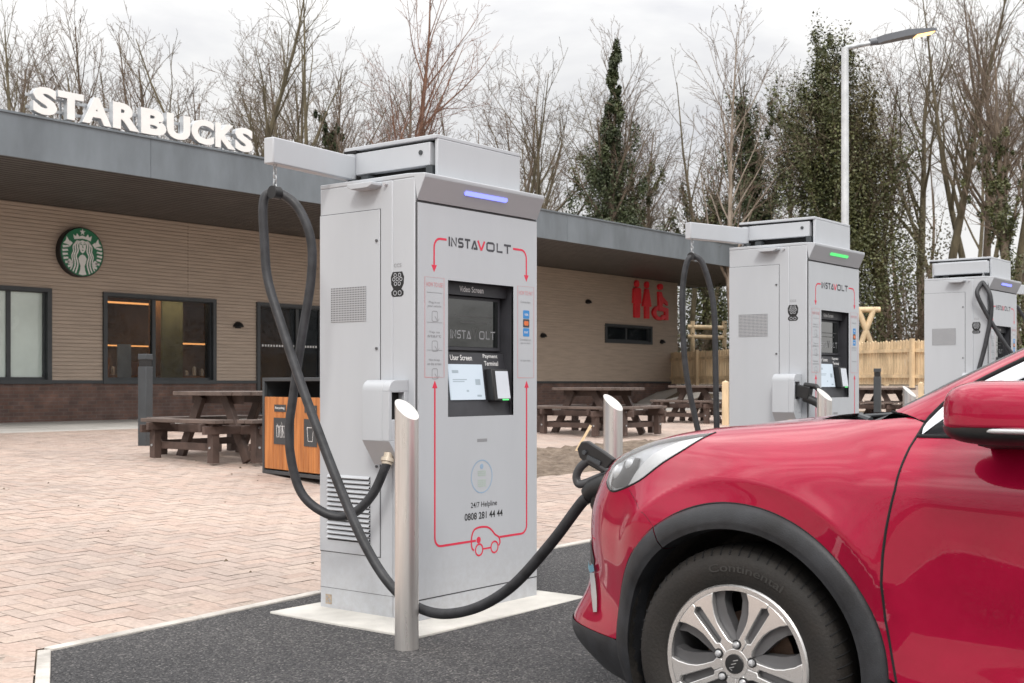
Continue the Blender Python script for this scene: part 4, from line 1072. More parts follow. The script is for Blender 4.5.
# control net: columns run from the nose round the corner to the tail, rows from the sill up and over the bonnet
Yc = [None]*9
rows = [
 # (x, y, z) at columns 0..8
 [(0,.86,.20),(.30,.845,.20),(.53,.77,.20),(.67,.62,.20),(.77,.45,.20),(.82,.25,.20),(.84,0,.20),(.85,-.25,.20),(.855,-.48,.20)],
 [(0,.965,.31),(.31,.955,.31),(.55,.875,.31),(.715,.655,.31),(.81,.45,.31),(.868,.25,.31),(.886,0,.31),(.89,-.25,.31),(.89,-.48,.32)],
 [(0,.93,.44),(.30,.91,.44),(.55,.815,.44),(.70,.635,.44),(.812,.45,.44),(.872,.25,.44),(.896,0,.45),(.898,-.25,.45),(.888,-.48,.47)],
 [(0,.92,.58),(.30,.90,.58),(.53,.81,.58),(.70,.645,.58),(.822,.45,.58),(.882,.25,.59),(.902,0,.60),(.902,-.25,.60),(.893,-.48,.61)],
 [(0,.925,.70),(.30,.905,.70),(.51,.82,.70),(.69,.66,.70),(.822,.45,.71),(.878,.25,.73),(.898,0,.74),(.901,-.25,.74),(.899,-.48,.745)],
 [(0,.88,.80),(.30,.86,.80),(.49,.80,.80),(.665,.655,.80),(.775,.46,.825),(.843,.25,.84),(.877,0,.85),(.892,-.25,.85),(.897,-.48,.85)],
 [(0,.82,.885),(.30,.79,.885),(.475,.745,.885),(.615,.645,.89),(.72,.46,.92),(.785,.25,.94),(.825,0,.945),(.852,-.25,.945),(.862,-.48,.945)],
 [(0,.735,.935),(.28,.715,.935),(.43,.675,.935),(.55,.59,.94),(.63,.44,.975),(.675,.25,1.005),(.69,0,1.025),(.695,-.22,1.045),(.735,-.48,1.062)],
 [(0,.60,.972),(.24,.58,.972),(.36,.55,.972),(.44,.48,.975),(.49,.38,.995),(.515,.22,1.02),(.525,0,1.042),(.53,-.17,1.058),(.55,-.36,1.078)],
 [(0,.42,1.0),(.16,.41,1.0),(.24,.38,1.003),(.29,.33,1.008),(.31,.25,1.018),(.32,.14,1.035),(.33,0,1.052),(.33,-.1,1.064),(.33,-.26,1.082)],
 [(0,.27,1.025),(0,.26,1.026),(0,.24,1.028),(0,.21,1.032),(0,.16,1.038),(0,.09,1.045),(0,0,1.055),(0,-.08,1.066),(0,-.22,1.085)],
]
AY = .03                                    # front axle line relative to the body net
for rw in rows:
    for k, dy in enumerate((-.045,-.045,-.04,-.03,-.01)):
        rw[k] = (rw[k][0], rw[k][1]+(dy if rw is not rows[-1] else 0), rw[k][2])
ext = [-1.0,-1.55,-2.05,-2.45,-2.85,-3.18]
for r_, rw in enumerate(rows):
    x8, y8, z8 = rw[8]
    for k, y in enumerate(ext):
        xx = x8 if k < 4 else x8*(1-.03*(k-3)**2)
        if r_ == 2: xx -= .008
        if r_ <= 1 and k < 4: xx += .006
        rw.append((xx, y, z8))
    tail = [.86,.96,.97,.97,.96,.95,.93,.9,.8,.7,.6][r_]
    rw.append((x8*.80, -3.2-.22*tail, z8)); rw.append((0, -3.2-.34*tail, z8))
NR, NC = len(rows), len(rows[0])
CP = np.array(rows, dtype=float)
def pad_net(P):
    flip = np.array([-1,1,1.])
    left = P[:,1:2]*flip; right = P[:,-2:-1]*flip
    Q = np.concatenate([left, P, right], 1)
    low = 2*Q[:1]-Q[1:2]; up = Q[-2:-1]*flip
    return np.concatenate([low, Q, up], 0)
CPP = pad_net(CP)
AYF = .03
def bas(t): return np.stack([(1-t)**3, 3*t**3-6*t**2+4, -3*t**3+3*t**2+3*t+1, t**3], -1)/6
def S(r, j):
    """body surface at row r, column j (arrays)"""
    r = np.clip(np.asarray(r, float), 0, NR-1-1e-6); j = np.clip(np.asarray(j, float), 0, NC-1-1e-6)
    ri, ji = np.floor(r).astype(int), np.floor(j).astype(int)
    br, bj = bas(r-ri), bas(j-ji); out = np.zeros(r.shape+(3,))
    for a in range(4):
        for c_ in range(4): out += CPP[ri+a, ji+c_]*(br[...,a]*bj[...,c_])[...,None]
    # the wing stands out round the wheel: an upright band over the arch under a soft crease
    y, z = out[...,1], out[...,2]; rho = np.hypot(y-AYF, z-.34)
    st_ = lambda a_, b_, x_: (lambda k: k*k*(3-2*k))(np.clip((x_-a_)/(b_-a_), 0, 1))
    k = np.clip(1-(rho-.54)/.20, 0, 1); k = np.where(rho < .54, np.clip(.45+.55*(rho-.46)/.08, .45, 1.), k**1.3)
    out[...,0] += .043*k*st_(-.66,-.34,y)*(1-st_(.36,.52,y))*st_(0,.4,out[...,0])*(r < 7.2)
    return out
# the net is approximated, not met: push it out so the surface passes near the points given
for it in range(6):
    rr_, jj_ = np.meshgrid(np.arange(NR), np.arange(NC), indexing='ij')
    err = CP - S(rr_, jj_)
    CPn = CPP[1:-1,1:-1] + .8*err; CPP = pad_net(CPn)
RG, JG = np.meshgrid(np.linspace(0, NR-1, 281), np.linspace(0, NC-1, 641), indexing='ij')
SG = S(RG, JG)
def normal(r, j, e=.02):
    a = S(np.asarray(r)+e, j)-S(np.asarray(r)-e, j); b_ = S(r, np.asarray(j)+e)-S(r, np.asarray(j)-e)
    n = np.cross(a, b_); n /= np.linalg.norm(n, axis=-1, keepdims=True)+1e-12
    return n
def refine(r, j, p, ax):
    for _ in range(4):
        e = 1e-3; f0 = S(r, j); jr = (S(r+e, j)-f0)/e; jj = (S(r, j+e)-f0)/e
        A = np.stack([jr[ax], jj[ax]], 1); st, *_ = np.linalg.lstsq(A, (p-f0)[ax], rcond=1e-3)
        r = float(np.clip(r+np.clip(st[0],-.1,.1), 0, NR-1.001)); j = float(np.clip(j+np.clip(st[1],-.1,.1), 0, NC-1.001))
    return (r, j)
def find3(p, mask=None):
    d = ((SG-np.array(p))**2).sum(-1)
    if mask is not None: d = np.where(mask, d, 9)
    k = np.unravel_index(np.argmin(d), d.shape); return refine(RG[k], JG[k], np.array(p), [0,1,2])
SIDE = (RG < 7.05) & (JG > 2.4) & (JG < 15)
def findyz(y, z):
    d = (SG[...,1]-y)**2+(SG[...,2]-z)**2; d = np.where(SIDE, d, 9)
    k = np.unravel_index(np.argmin(d), d.shape); return refine(RG[k], JG[k], np.array([0, y, z]), [1,2])
def dense(P, n=6, closed=False):
    out = []; m_ = len(P)
    for i in range(m_ if closed else m_-1):
        a, b_ = P[i], P[(i+1) % m_]
        out += [(a[0]+(b_[0]-a[0])*k/n, a[1]+(b_[1]-a[1])*k/n) for k in range(n)]
    if not closed: out.append(P[-1])
    return out
def panel(poly, off=0., step=.1, closed=True, scale=1., thick=0.):
    """piece of the body surface inside a closed outline given in (row, column)"""
    P = []
    for i in range(len(poly)):
        a, b_ = poly[i], poly[(i+1) % len(poly)]
        if abs(a[0]-b_[0])+abs(a[1]-b_[1]) < 1e-5: continue
        k = max(1, int(math.hypot(a[0]-b_[0], a[1]-b_[1])/step))
        P += [(a[0]+(b_[0]-a[0])*q/k, a[1]+(b_[1]-a[1])*q/k) for q in range(k)]
    m_ = len(P); pts = [Vector((y, x)) for x, y in P]
    r0, r1 = min(p[0] for p in P), max(p[0] for p in P); j0, j1 = min(p[1] for p in P), max(p[1] for p in P)
    PV = [(y, x) for x, y in P]
    for a in np.arange(r0, r1, step):
        for c_ in np.arange(j0, j1, step):
            if inpoly(c_+.013, a+.017, PV): pts.append(Vector((c_+.013, a+.017)))
    vo_, eo, fo, *_ = delaunay_2d_cdt(pts, [(i, (i+1) % m_) for i in range(m_)], [], 1, 1e-6)
    jj = np.array([p.x for p in vo_]); rr = np.array([p.y for p in vo_])
    X = S(rr, jj); Nn = normal(rr, jj); X = X+Nn*off
    mb = MB(); mb.v = [tuple(p) for p in X]
    for f in fo:
        a, b_, c_ = X[f[0]], X[f[1]], X[f[2]]
        if np.dot(np.cross(b_-a, c_-a), Nn[f[0]]) < 0: f = tuple(reversed(f))
        mb.f.append(tuple(f))
    return mb
def emitp(name, mb, mat, smooth=180, mirror=True, parent=None, bevel=0, label=None):
    """link the near-side shape, and its mirror image as a part of its own"""
    parent = parent or car
    a = MB(); a.v = [CARF(*p) for p in mb.v]; a.f = [tuple(reversed(f)) for f in mb.f]
    b_ = MB(); b_.v = [CARF(-x, y, z) for x, y, z in mb.v]; b_.f = list(mb.f)
    # the car's empty is turned by pi: its local x is -u*-1; near side (x>0) must face -u
    o1 = obj(name, a_fix(a), mat, parent, smooth=smooth, bevel=bevel, label=label)
    o2 = obj(name, a_fix(b_), mat, parent, smooth=smooth, bevel=bevel) if mirror else None
    return o1
def a_fix(mb): return mb
def both(mb):
    """near half plus its mirror image as one mesh"""
    n = len(mb.v); mb.v = mb.v+[(-x, y, z) for x, y, z in mb.v]; mb.f = mb.f+[tuple(reversed([i+n for i in f])) for f in mb.f]; return mb
ARC = [findyz(AY+.425*math.cos(R(a)), .34+.425*math.sin(R(a))) for a in range(-19, 176, 3)]       # front foot over the top to the rear
GAPB = [findyz(y, z) for y, z in ((.30,.715),(.337,.752),(.40,.79),(.454,.818))]               # bumper / wing joint
HL_low = [(p.x, p.y) for p in spline([(5.30,3.03,0),(5.02,3.30,0),(4.97,3.62,0),(5.214,4.225,0),(5.714,4.645,0),(6.214,5.0,0),(6.893,5.275,0)], 4)]
HL_top = [(6.893,5.275),(6.84,4.875),(6.82,4.35),(6.893,3.425),(6.40,3.12),(5.893,2.925),(5.30,3.03)]
DOORG = [findyz(y, z) for y, z in ((-.489,1.05),(-.475,.985),(-.465,.93),(-.458,.874),(-.447,.82),(-.438,.767),(-.431,.70),(-.428,.62),(-.432,.527),(-.448,.43),(-.462,.36),(-.47,.30),(-.48,.22))]
iG = min(range(len(ARC)), key=lambda i: abs(ARC[i][1]-GAPB[0][1])+abs(ARC[i][0]-GAPB[0][0]))
iD = len(ARC)-1
kD = min(range(len(DOORG)), key=lambda i: abs(S(*DOORG[i])[2]-S(*ARC[iD])[2]))
iL = min(range(len(HL_low)), key=lambda i: np.linalg.norm(S(*HL_low[i])-S(*GAPB[-1])))
# wing
wing = list(reversed(DOORG[:kD+1]))
fender = DOORG[:kD+1] + list(reversed(ARC[iG:])) + GAPB + HL_low[iL:] + [(7., j) for j in np.linspace(HL_top[0][1]+.05, 7.6, 12)] + [(7.06,7.9)]
fender = fender[:len(fender)]
emitp('wing', panel(fender, step=.085), M['paint'])
# bumper
front = HL_top[HL_top.__len__()-1:]
hl_front = list(reversed(HL_top[3:]))                       # low front corner up to the bonnet edge
bumper = [(1.22, 0.)] + [(1.22, j) for j in np.linspace(.2, 3.6, 18)]
aF = [p for p in ARC[:iG+1] if p[0] > 1.22]
bumper += aF + GAPB + list(reversed(HL_low[:iL+1])) + hl_front[1:] + [(6.8, j) for j in np.linspace(min(2.9, HL_top[3][1]-.05), 0, 12)]
emitp('bumper', panel(bumper, step=.09), M['paint'])
lip = [(0, 0.)] + [(0, j) for j in np.linspace(.2, 4.2, 20)] + [p for p in ARC[:iG] if p[0] < 1.22] + [(1.22, j) for j in np.linspace(3.6, 0., 18)]
emitp('bumper_lip', panel(lip, off=.004, step=.1), M['clad'])
# bonnet
bon = [(7.0, j) for j in np.linspace(7.5, HL_top[0][1]+.05, 14)] + HL_top[:4] + [(6.8, j) for j in np.linspace(min(2.9, HL_top[3][1]-.05), 0, 12)] + [(r_, 0.) for r_ in np.linspace(7, 9.98, 10)] + [(9.98, j) for j in np.linspace(.3, 6.5, 14)] + [(9.,6.5),(8.,6.45),(7.5,6.6),(7.25,6.9),(7.1,7.2)]
bm = panel(bon, step=.1)
o_ = both(bm); bb = MB(); bb.v = [CARF(*p) for p in o_.v]; bb.f = [tuple(reversed(f)) for f in o_.f]
me = bb.mesh('bonnet', 180)
import bmesh
bmx = bmesh.new(); bmx.from_mesh(me); bmesh.ops.remove_doubles(bmx, verts=bmx.verts, dist=.0015); bmx.to_mesh(me); bmx.free()
obj('bonnet', me, M['paint'], car)
# doors and tail
belt = 6.52
RARC = [findyz(AY-2.70+.425*math.cos(R(a)), .34+.425*math.sin(R(a))) for a in range(4, 200, 4)]
J = lambda y, r_=4: float(np.interp(-y, -S(np.full(300, float(r_)), np.linspace(8, 15, 300))[:,1], np.linspace(8, 15, 300)))
d0 = [p for p in DOORG if p[0] <= belt]
door = [(belt, d0[0][1])] + d0 + [(1.3 if False else d0[-1][0], j) for j in np.linspace(8.2, J(-1.48), 12)] + [(belt, J(-1.48))]
lowr = d0[-1][0]
def cut_low(P, r_): return [p if p[0] > r_ else (r_, p[1]) for p in P]
door = [(belt, d0[0][1])] + [p for p in d0 if p[0] > .8] + [(.8, j) for j in np.linspace(8.05, J(-1.48), 12)] + [(belt, J(-1.48))]
emitp('door', panel(door, step=.1), M['paint'], label='front door')
rd = [(belt, J(-1.48)), (.8, J(-1.48)), (.8, RARC[0][1]-.05)] + RARC[1:16] + [(belt, J(-2.62))]
emitp('door', panel(rd, step=.1), M['paint'])
rq = [(belt, J(-2.62))] + RARC[16:] + [(1.3, RARC[-1][1]+.1), (1.3, NC-1-.001), (belt, NC-1-.001)]
emitp('rear_quarter', panel(rq, step=.1), M['paint'])
sill = [(0.,7.95),(.95,8.02),(.95,RARC[0][1]-.05),(0.,RARC[0][1]-.1)]
emitp('sill_cladding', panel(sill, off=.012, step=.1), M['clad'])
rl_ = [(0.,RARC[-1][1]+.1),(1.3,RARC[-1][1]+.1),(1.3,NC-1.001),(0.,NC-1.001)]
emitp('bumper_lip', panel(rl_, off=.01, step=.1), M['clad'])
# lower crease cladding on the door: a long dark blade
bl = [findyz(y, z) for y, z in ((-.72,.335),(-.78,.36),(-1.0,.375),(-2.1,.385),(-2.1,.30),(-1.0,.29),(-.8,.305))]
emitp('door_cladding', panel(bl, off=.016, step=.07), M['clad'])
# dark joint lines
def seam(P, r=.0032, off=-.0012):
    P = np.array(P); X = S(P[:,0], P[:,1])+normal(P[:,0], P[:,1])*off
    return [tuple(p) for p in X]
mb = MB(); mb.tube(seam(dense([p for p in DOORG if .85 < p[0] < 7.1], 3)), .0042, 6); emitp('panel_gap', mb, M['gap'], smooth=40)
mb = MB(); mb.tube(seam(dense(GAPB, 4)), .0016, 6); emitp('panel_gap', mb, M['gap'], smooth=40)
mb = MB()
mb.tube(seam([(7.0, j) for j in np.linspace(HL_top[0][1]+.05, 7.5, 16)], off=-.002), .0022, 6)
emitp('panel_gap', mb, M['seam_red'], smooth=40); mb = MB()
mb.tube(seam(dense(hl_front+[(6.8, j) for j in np.linspace(HL_top[3][1]-.1, 0, 8)], 2)), .0025, 6)
mb.tube(seam([(r_, J(-1.48)) for r_ in np.linspace(1.35, belt, 14)]), .0035, 6); mb.tube(seam(dense(HL_low, 3), off=-.001), .004, 6)
emitp('panel_gap', mb, M['gap'], smooth=40)
# wheel arch rings
def arch(y0, a0, a1, gap=None):
    mb = MB(); prof = [(.390,-.075),(.392,-.012),(.397,.008),(.412,.013),(.420,.017),(.455,.013),(.466,.006),(.470,-.004)]
    pts = []
    for a in np.linspace(a0, a1, max(8, int((a1-a0)/3))):
        row = []
        for rho, o in prof:
            rho_ = max(rho, .395); rj = findyz(y0+rho_*math.cos(R(a)), max(.205, .34+rho_*math.sin(R(a)))); p = S(*rj)
            x = p[0]+o
            row.append((x, y0+rho*math.cos(R(a)), .34+rho*math.sin(R(a))))
        pts.append(row)
    P = np.array(pts)
    for k in range(2): P[1:-1,:,0] = (P[:-2,:,0]+2*P[1:-1,:,0]+P[2:,:,0])/4     # even out the sampling
    mb.grid([[tuple(q) for q in r_] for r_ in P]); return mb
g_ang = math.degrees(math.atan2(.715-.34, .30-AY))
for y0, a0, a1 in ((AY, -20, g_ang-.25), (AY, g_ang+.25, 198), (AY-2.70, -18, 200)):
    am = arch(y0, a0, a1); emitp('arch_cladding', am, M['clad'], smooth=50)
    lm = MB(); lm.tube([(x+.001, y, z) for x, y, z in am.v[7::8]], .004, 6); emitp('arch_seal', lm, M['gap'], smooth=60)
# liners and a dark inner hull
for y0 in (AY, AY-2.70):
    mb = MB(); pts = []
    for a in range(-25, 206, 6):
        pts.append([(x, y0+rr*math.cos(R(a)), .34+rr*math.sin(R(a))) for x, rr in ((.83,.392),(.62,.392),(.55,.37),(.53,.0))])
    mb.grid(pts)
    emitp('wheel_arch_liner', mb, M['liner'], smooth=50)
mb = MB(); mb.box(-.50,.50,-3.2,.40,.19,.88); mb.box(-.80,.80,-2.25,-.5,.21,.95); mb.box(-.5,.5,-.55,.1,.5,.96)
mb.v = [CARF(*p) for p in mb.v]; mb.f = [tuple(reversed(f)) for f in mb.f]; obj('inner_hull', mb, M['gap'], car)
# ------------------------------------------------------------------ wheels
def build_wheel(xf, y0, label=None):
    """xf: +1 near side, -1 far side; rim drawn as seen from outside"""
    X0 = .868
    Wf = lambda X, Y, D: CARF(xf*(X0+D), y0-X*(1 if xf > 0 else -1), .34+Y)
    wh = MB(); prof = [(.215,-.035),(.226,-.02),(.231,-.006),(.246,.004),(.275,.0125),(.298,.0125),(.316,.004),(.330,-.014),(.3385,-.036),(.341,-.06),(.341,-.165),(.330,-.20),(.25,-.212),(.215,-.20)]
    wh.lathe(prof, 96, Wf); ty = obj('wheel', wh, M['tyre'], car, smooth=50, label=label)
    mb = MB()
    for k in range(66):
        a = 2*PI*k/66; pts = [(.318,.0028),(.330,-.0132),(.338,-.034),(.3408,-.05)]
        mb.tube([Wf(r*math.cos(a+.012*i), r*math.sin(a+.012*i), d) for i, (r, d) in enumerate(pts)], .0026, 4)
    for d in (-.085, -.113, -.14): mb.lathe([(.3412,d-.004),(.3416,d),(.3412,d+.004)], 64, Wf)
    obj('tread_groove', mb, M['gap'], ty)
    v, f, W_, H_ = text_geo('Continental', 1., .01)
    for a0, a1, s_ in ((106, 56, 'C'), (286, 236, 'C')):
        V = []; mb = MB()
        for x, y in v:
            an = R(a0+(a1-a0)*x/W_); r = .270+.024*y/H_; V.append(Wf(r*math.cos(an), r*math.sin(an), .0142))
        mb.add(V, f); obj('tyre_lettering', mb, M['tyre_text'], ty)
    # rim
    mb = MB(); mb.lathe([(.2125,-.012),(.2135,.0),(.226,.001),(.231,-.004),(.229,-.02)], 96, Wf)
    obj('rim', mb, M['rim_face'], ty, smooth=40)
    half = [(.036,0),(.074,0),(.080,.0105),(.19,.0135),(.199,0),(.2135,0)] + [(.2135*math.cos(R(a)), .2135*math.sin(R(a))) for a in (5,10,15,21)] + [(.180,.058),(.150,.040),(.125,.031),(.10,.028),(.066,.027),(.05,.034),(.036,.026)]
    wide = [(.03,0),(.2135,0)] + [(.2135*math.cos(R(a)), .2135*math.sin(R(a))) for a in (8,16,23,29.5)] + [(.165,.083),(.13,.066),(.10,.058),(.07,.05),(.03,.022)]
    sp_ = MB(); dk = MB()
    for k in range(5):
        th = R(95+36+72*k)
        for sg_ in (1, -1):
            def rot(P): return [(s*math.cos(th)-w_*sg_*math.sin(th), s*math.sin(th)+w_*sg_*math.cos(th)) for s, w_ in P]
            sp_.prism(rot(half), -.022, .0, Wf); 
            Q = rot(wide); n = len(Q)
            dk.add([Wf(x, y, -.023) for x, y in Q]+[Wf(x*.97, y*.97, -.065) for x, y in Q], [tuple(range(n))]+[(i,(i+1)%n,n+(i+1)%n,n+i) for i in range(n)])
    sp_.lathe([(.0,.0005),(.044,.0005),(.046,-.02)], 40, Wf)
    obj('spoke', sp_, M['rim_face'], ty, bevel=.0025)
    dk.lathe([(.2125,-.012),(.205,-.06),(.20,-.17)], 64, Wf); dk.lathe([(.075,-.03),(.0,-.03)], 32, Wf)
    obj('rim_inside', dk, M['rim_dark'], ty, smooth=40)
    mb = MB(); mb.lathe([(.14,-.11),(.142,-.10),(.085,-.098),(.08,-.075),(.0,-.07)], 48, Wf); obj('brake_disc', mb, M['disc'], ty, smooth=40)
    mb = MB(); mb.lathe([(.20,-.16),(.0,-.165)], 32, Wf); obj('wheel_back', mb, M['gap'], ty)
    mb = MB()
    for k in range(5):
        a = R(83+72*k); cx, cy = .0575*math.cos(a), .0575*math.sin(a)
        mb.lathe([(.0145,.0012),(.0,.0014)], 20, lambda x, y, z: Wf(cx+x, cy+y, z))
    mb.lathe([(.029,.002),(.028,.006),(.0,.0075)], 40, Wf); obj('hub_cap', mb, M['black'], ty, smooth=40)
    mb = MB()
    for k in range(5):
        a = R(83+72*k); cx, cy = .0575*math.cos(a), .0575*math.sin(a)
        mb.lathe([(.0098,.0015),(.0098,.007),(.007,.012),(.0,.0135)], 6 if False else 14, lambda x, y, z: Wf(cx+x, cy+y, z))
    obj('wheel_nut', mb, M['alu'], ty, smooth=40)
    mb = MB(); L = [(-.011,-.011),(-.008,.001),(-.001,-.008),(.001,.009),(.008,-.001),(.010,.011)]
    th = R(60); L = [(x*.9*math.cos(th)-y*.5*math.sin(th), x*.9*math.sin(th)+y*.5*math.cos(th)) for x, y in [(-.018,-.010),(-.018,.010),(-.005,-.010),(-.005,.010),(.008,-.010),(.008,.010),(.02,-.010)]]
    mb.ribbon([(a*1.1, b_*1.1) for a, b_ in L], .0024, Wf, .0082); obj('hub_mark', mb, M['alu'], ty)
    return ty
M['tyre_text'] = pm('tyre_letter_rubber', (.030,.028,.026), .6, var=.15)
build_wheel(1, AY); build_wheel(-1, AY); build_wheel(1, AY-2.70); build_wheel(-1, AY-2.70)

# ------------------------------------------------------------------ headlight
HL = HL_low + HL_top[1:-1]
def ctr(P): return (sum(p[0] for p in P)/len(P), sum(p[1] for p in P)/len(P))
cH = ctr(HL)
def inset(P, k, c=None):
    c = c or ctr(P); return [(c[0]+(p[0]-c[0])*k, c[1]+(p[1]-c[1])*k) for p in P]
HLd = dense(HL, 4, True)
hl = emitp('headlight', panel(inset(HLd,.995), off=.002, step=.07), M['lens'])
def sub(name, mb, mat, smooth=60):
    a = MB(); a.v = [CARF(*p) for p in mb.v]; a.f = [tuple(reversed(f)) for f in mb.f]
    obj(name, a, mat, hl, smooth=smooth)
sub('reflector', panel(inset(HLd,1.0), off=-.014, step=.08), M['lamp_chrome'])
F3 = find3
sub('lamp_surround', panel(dense([(5.25,3.12),(5.08,3.4),(5.1,3.8),(5.55,4.0),(6.05,3.95),(6.25,3.5),(5.8,3.08)],4,True), off=-.010, step=.06), M['lamp_dark'])
sub('sky_white_strip', panel(dense([(5.08,3.85),(5.32,4.3),(5.76,4.63),(6.25,4.98),(6.84,5.23),(6.62,4.75),(6.15,4.3),(5.55,4.02)],4,True), off=-.006, step=.06), M['lamp_white'])  # white lamp strip, broadened to stand for the sky reflected there
sub('marker_strip', panel(dense([(5.35,3.04),(5.1,3.26),(5.3,3.2),(5.75,3.12),(5.85,2.98)],4,True), off=-.005, step=.05), M['lamp_white'])
mb = MB()
for p, r_ in (((.652,.565,.865),.036),((.672,.50,.888),.026)):
    q_ = S(*F3(p)); n_ = normal(*F3(p)); cpt = Vector(q_)-Vector(n_)*(r_*.75+.004)
    base = len(mb.v); z_ = (Vector(n_)*.6+Vector((0,1,0))*.7).normalized(); a_ = z_.orthogonal().normalized(); b2 = z_.cross(a_)
    for i in range(9):
        ph = PI/2*i/8
        for k in range(20):
            w_ = 2*PI*k/20; mb.v.append(tuple(cpt+(a_*math.cos(w_)+b2*math.sin(w_))*r_*math.cos(ph)+z_*r_*math.sin(ph)))
    for i in range(8):
        for k in range(20): mb.f.append((base+i*20+k, base+i*20+(k+1)%20, base+(i+1)*20+(k+1)%20, base+(i+1)*20+k))
sub('projector', mb, M['lamp_chrome'])

# ------------------------------------------------------------------ nose details
def patch(name, pts, mat, off, step=.06, mirror=True): return emitp(name, panel(dense([find3(p) for p in pts], 4, True), off=off, step=step), mat, mirror=mirror)
emitp('fog_slot', panel(dense([(3.30,2.02),(3.30,2.36),(2.86,2.62),(2.70,2.52),(2.74,2.05)],4,True), off=.003, step=.06), M['black'])
emitp('fog_accent', panel(dense([(2.74,2.03),(2.66,2.35),(2.78,2.66),(2.62,2.70),(2.50,2.42),(2.58,2.0)],4,True), off=.010, step=.05), M['accent_blue'])
emitp('fog_trim', panel(dense([(2.48,2.30),(2.56,2.64),(2.10,2.80),(1.70,2.95),(1.66,2.84),(2.05,2.56)],4,True), off=.008, step=.05), M['alu'])
g_ = emitp('grille', panel([(2.1,0.),(2.1,1.5),(2.9,1.7),(2.95,0.)], off=.006, step=.1), M['black'])
g_ = emitp('grille', panel([(4.3,0.),(4.3,1.7),(5.1,1.85),(5.2,0.)], off=.005, step=.1), M['clad'])
# open charging flap and socket
mb = MB(); Ln = lambda u, v_, z: CARF(UC-u, v_-VA, z)
fl = [(2.625,.872),(2.665,.905),(2.715,.905),(2.74,.888),(2.735,.868),(2.70,.862)]
fl = [(2.60,.868),(2.648,.893),(2.70,.917),(2.722,.915),(2.738,.893),(2.728,.868),(2.70,.850),(2.64,.826)]
mb.prism([(a*1.25-2.67*.25, b_*1.35-.872*.35+.006) for a, b_ in fl], 3.905, 3.93, lambda y, z, u: Ln(u, y, z)); mb.prism([(2.52,.85),(2.62,.862),(2.62,.84),(2.52,.83)], 3.91, 3.935, lambda y, z, u: Ln(u, y, z))
cf = obj('charge_flap', mb, M['black'], car, bevel=.006)
mb = MB(); mb.tube([Ln(3.903,2.715,.895), Ln(3.896,2.715,.895)], .009, 12); mb.prism([(2.64,.862),(2.70,.885),(2.705,.872),(2.645,.848)], 3.898, 3.906, lambda y, z, u: Ln(u, y, z)); obj('flap_hinge', mb, M['anthracite'], cf, smooth=40)
mb = MB(); mb.tube([Ln(3.93,2.40,.80), Ln(3.93,2.575,.805)], .055, 20); obj('charge_socket', mb, M['black'], car, smooth=40)

# ------------------------------------------------------------------ glasshouse
PU = [(.672,-.37,1.078),(.645,-.45,1.122),(.615,-.535,1.170),(.593,-.70,1.250),(.565,-.95,1.365),(.535,-1.22,1.46),(.52,-1.55,1.515),(.52,-2.1,1.535),(.53,-2.65,1.505),(.53,-3.05,1.40),(.56,-3.33,1.08)]
PL = [(.742,-.488,1.050),(.736,-.51,1.078),(.722,-.573,1.135),(.695,-.731,1.222),(.668,-.95,1.325),(.645,-1.22,1.415),(.635,-1.55,1.465),(.64,-2.1,1.475),(.66,-2.65,1.41),(.69,-3.05,1.24),(.75,-3.33,1.02)]
pu = spline(PU, 6); pl = spline(PL, 6)
mb = MB(); rowsP = []
for a, b_ in zip(pu, pl):
    r_ = []
    for k in range(7):
        t_ = k/6; p = a.lerp(b_, t_); o_ = math.sin(PI*t_)*.014; r_.append(p+Vector((.75,.12,.6))*o_)
    rowsP.append(r_)
mb.grid(rowsP); emitp('pillar', mb, M['paint'])
# scuttle between wing and pillar
mb = MB(); mb.tube([tuple(p) for p in pl], .007, 8); mb.tube([(.672,-.365,1.079),(.705,-.43,1.068),(.745,-.487,1.053)], .0035, 6)
emitp('window_seal', mb, M['gap'])
# side glass between belt and pillar
def belt_pt(y):
    j = J(y, 6); p = S(belt, j); return Vector((p[0]-.012, y, p[2]))
def pl_at(y):
    for a, b_ in zip(pl, pl[1:]):
        if b_.y <= y <= a.y: t_ = (a.y-y)/max(1e-6, a.y-b_.y); return a.lerp(b_, t_)
    return pl[-1]
ys = [-.489]+list(np.arange(-.52,-3.0,-.06))
G_ = []
for y in ys:
    a, b_ = belt_pt(y), pl_at(y); G_.append([a.lerp(b_, k/8)+Vector((1,0,.3))*.012*math.sin(PI*k/8)-Vector((.012,0,0)) for k in range(9)])
mb = MB(); mb.grid(G_); emitp('side_window', mb, M['car_glass'])
# bright trim round the glass
def trim(off0, off1):
    rowsT = []
    for y in [-.493]+list(np.arange(-.50,-2.95,-.03)):
        b_ = pl_at(y); a = belt_pt(y); d = (a-b_); Ld = d.length; d.normalize()
        # direction square to the pillar line, towards the glass
        rowsT.append([b_+d*min(off0, Ld*.98)+Vector((.004,0,0)), b_+d*min((off0+off1)/2, Ld*.99)+Vector((.010,0,.002)), b_+d*min(off1, Ld)+Vector((.003,0,0))])
    m_ = MB(); m_.grid(rowsT); return m_
emitp('window_trim', trim(.008,.058), M['chrome'], smooth=60)
mb = MB(); mb.tube([tuple(belt_pt(y)+Vector((.006,0,.004))) for y in ys], .0075, 6); emitp('belt_seal', mb, M['gap'], smooth=60)
# door frame post behind the first window
mb = MB(); mb.grid([[pl_at(-1.47+o)+Vector((.006,0,0)), belt_pt(-1.43+o)+Vector((.006,0,0))] for o in (.06,0,-.06)]); emitp('window_post', mb, M['gap'])
mb = MB(); mb.grid([[pl_at(y_)-Vector((.01,0,0)), belt_pt(y2)-Vector((.0,0,0))] for y_, y2 in ((-.80,-.80),(-.835,-.835))]); emitp('window_post', mb, M['gap'])
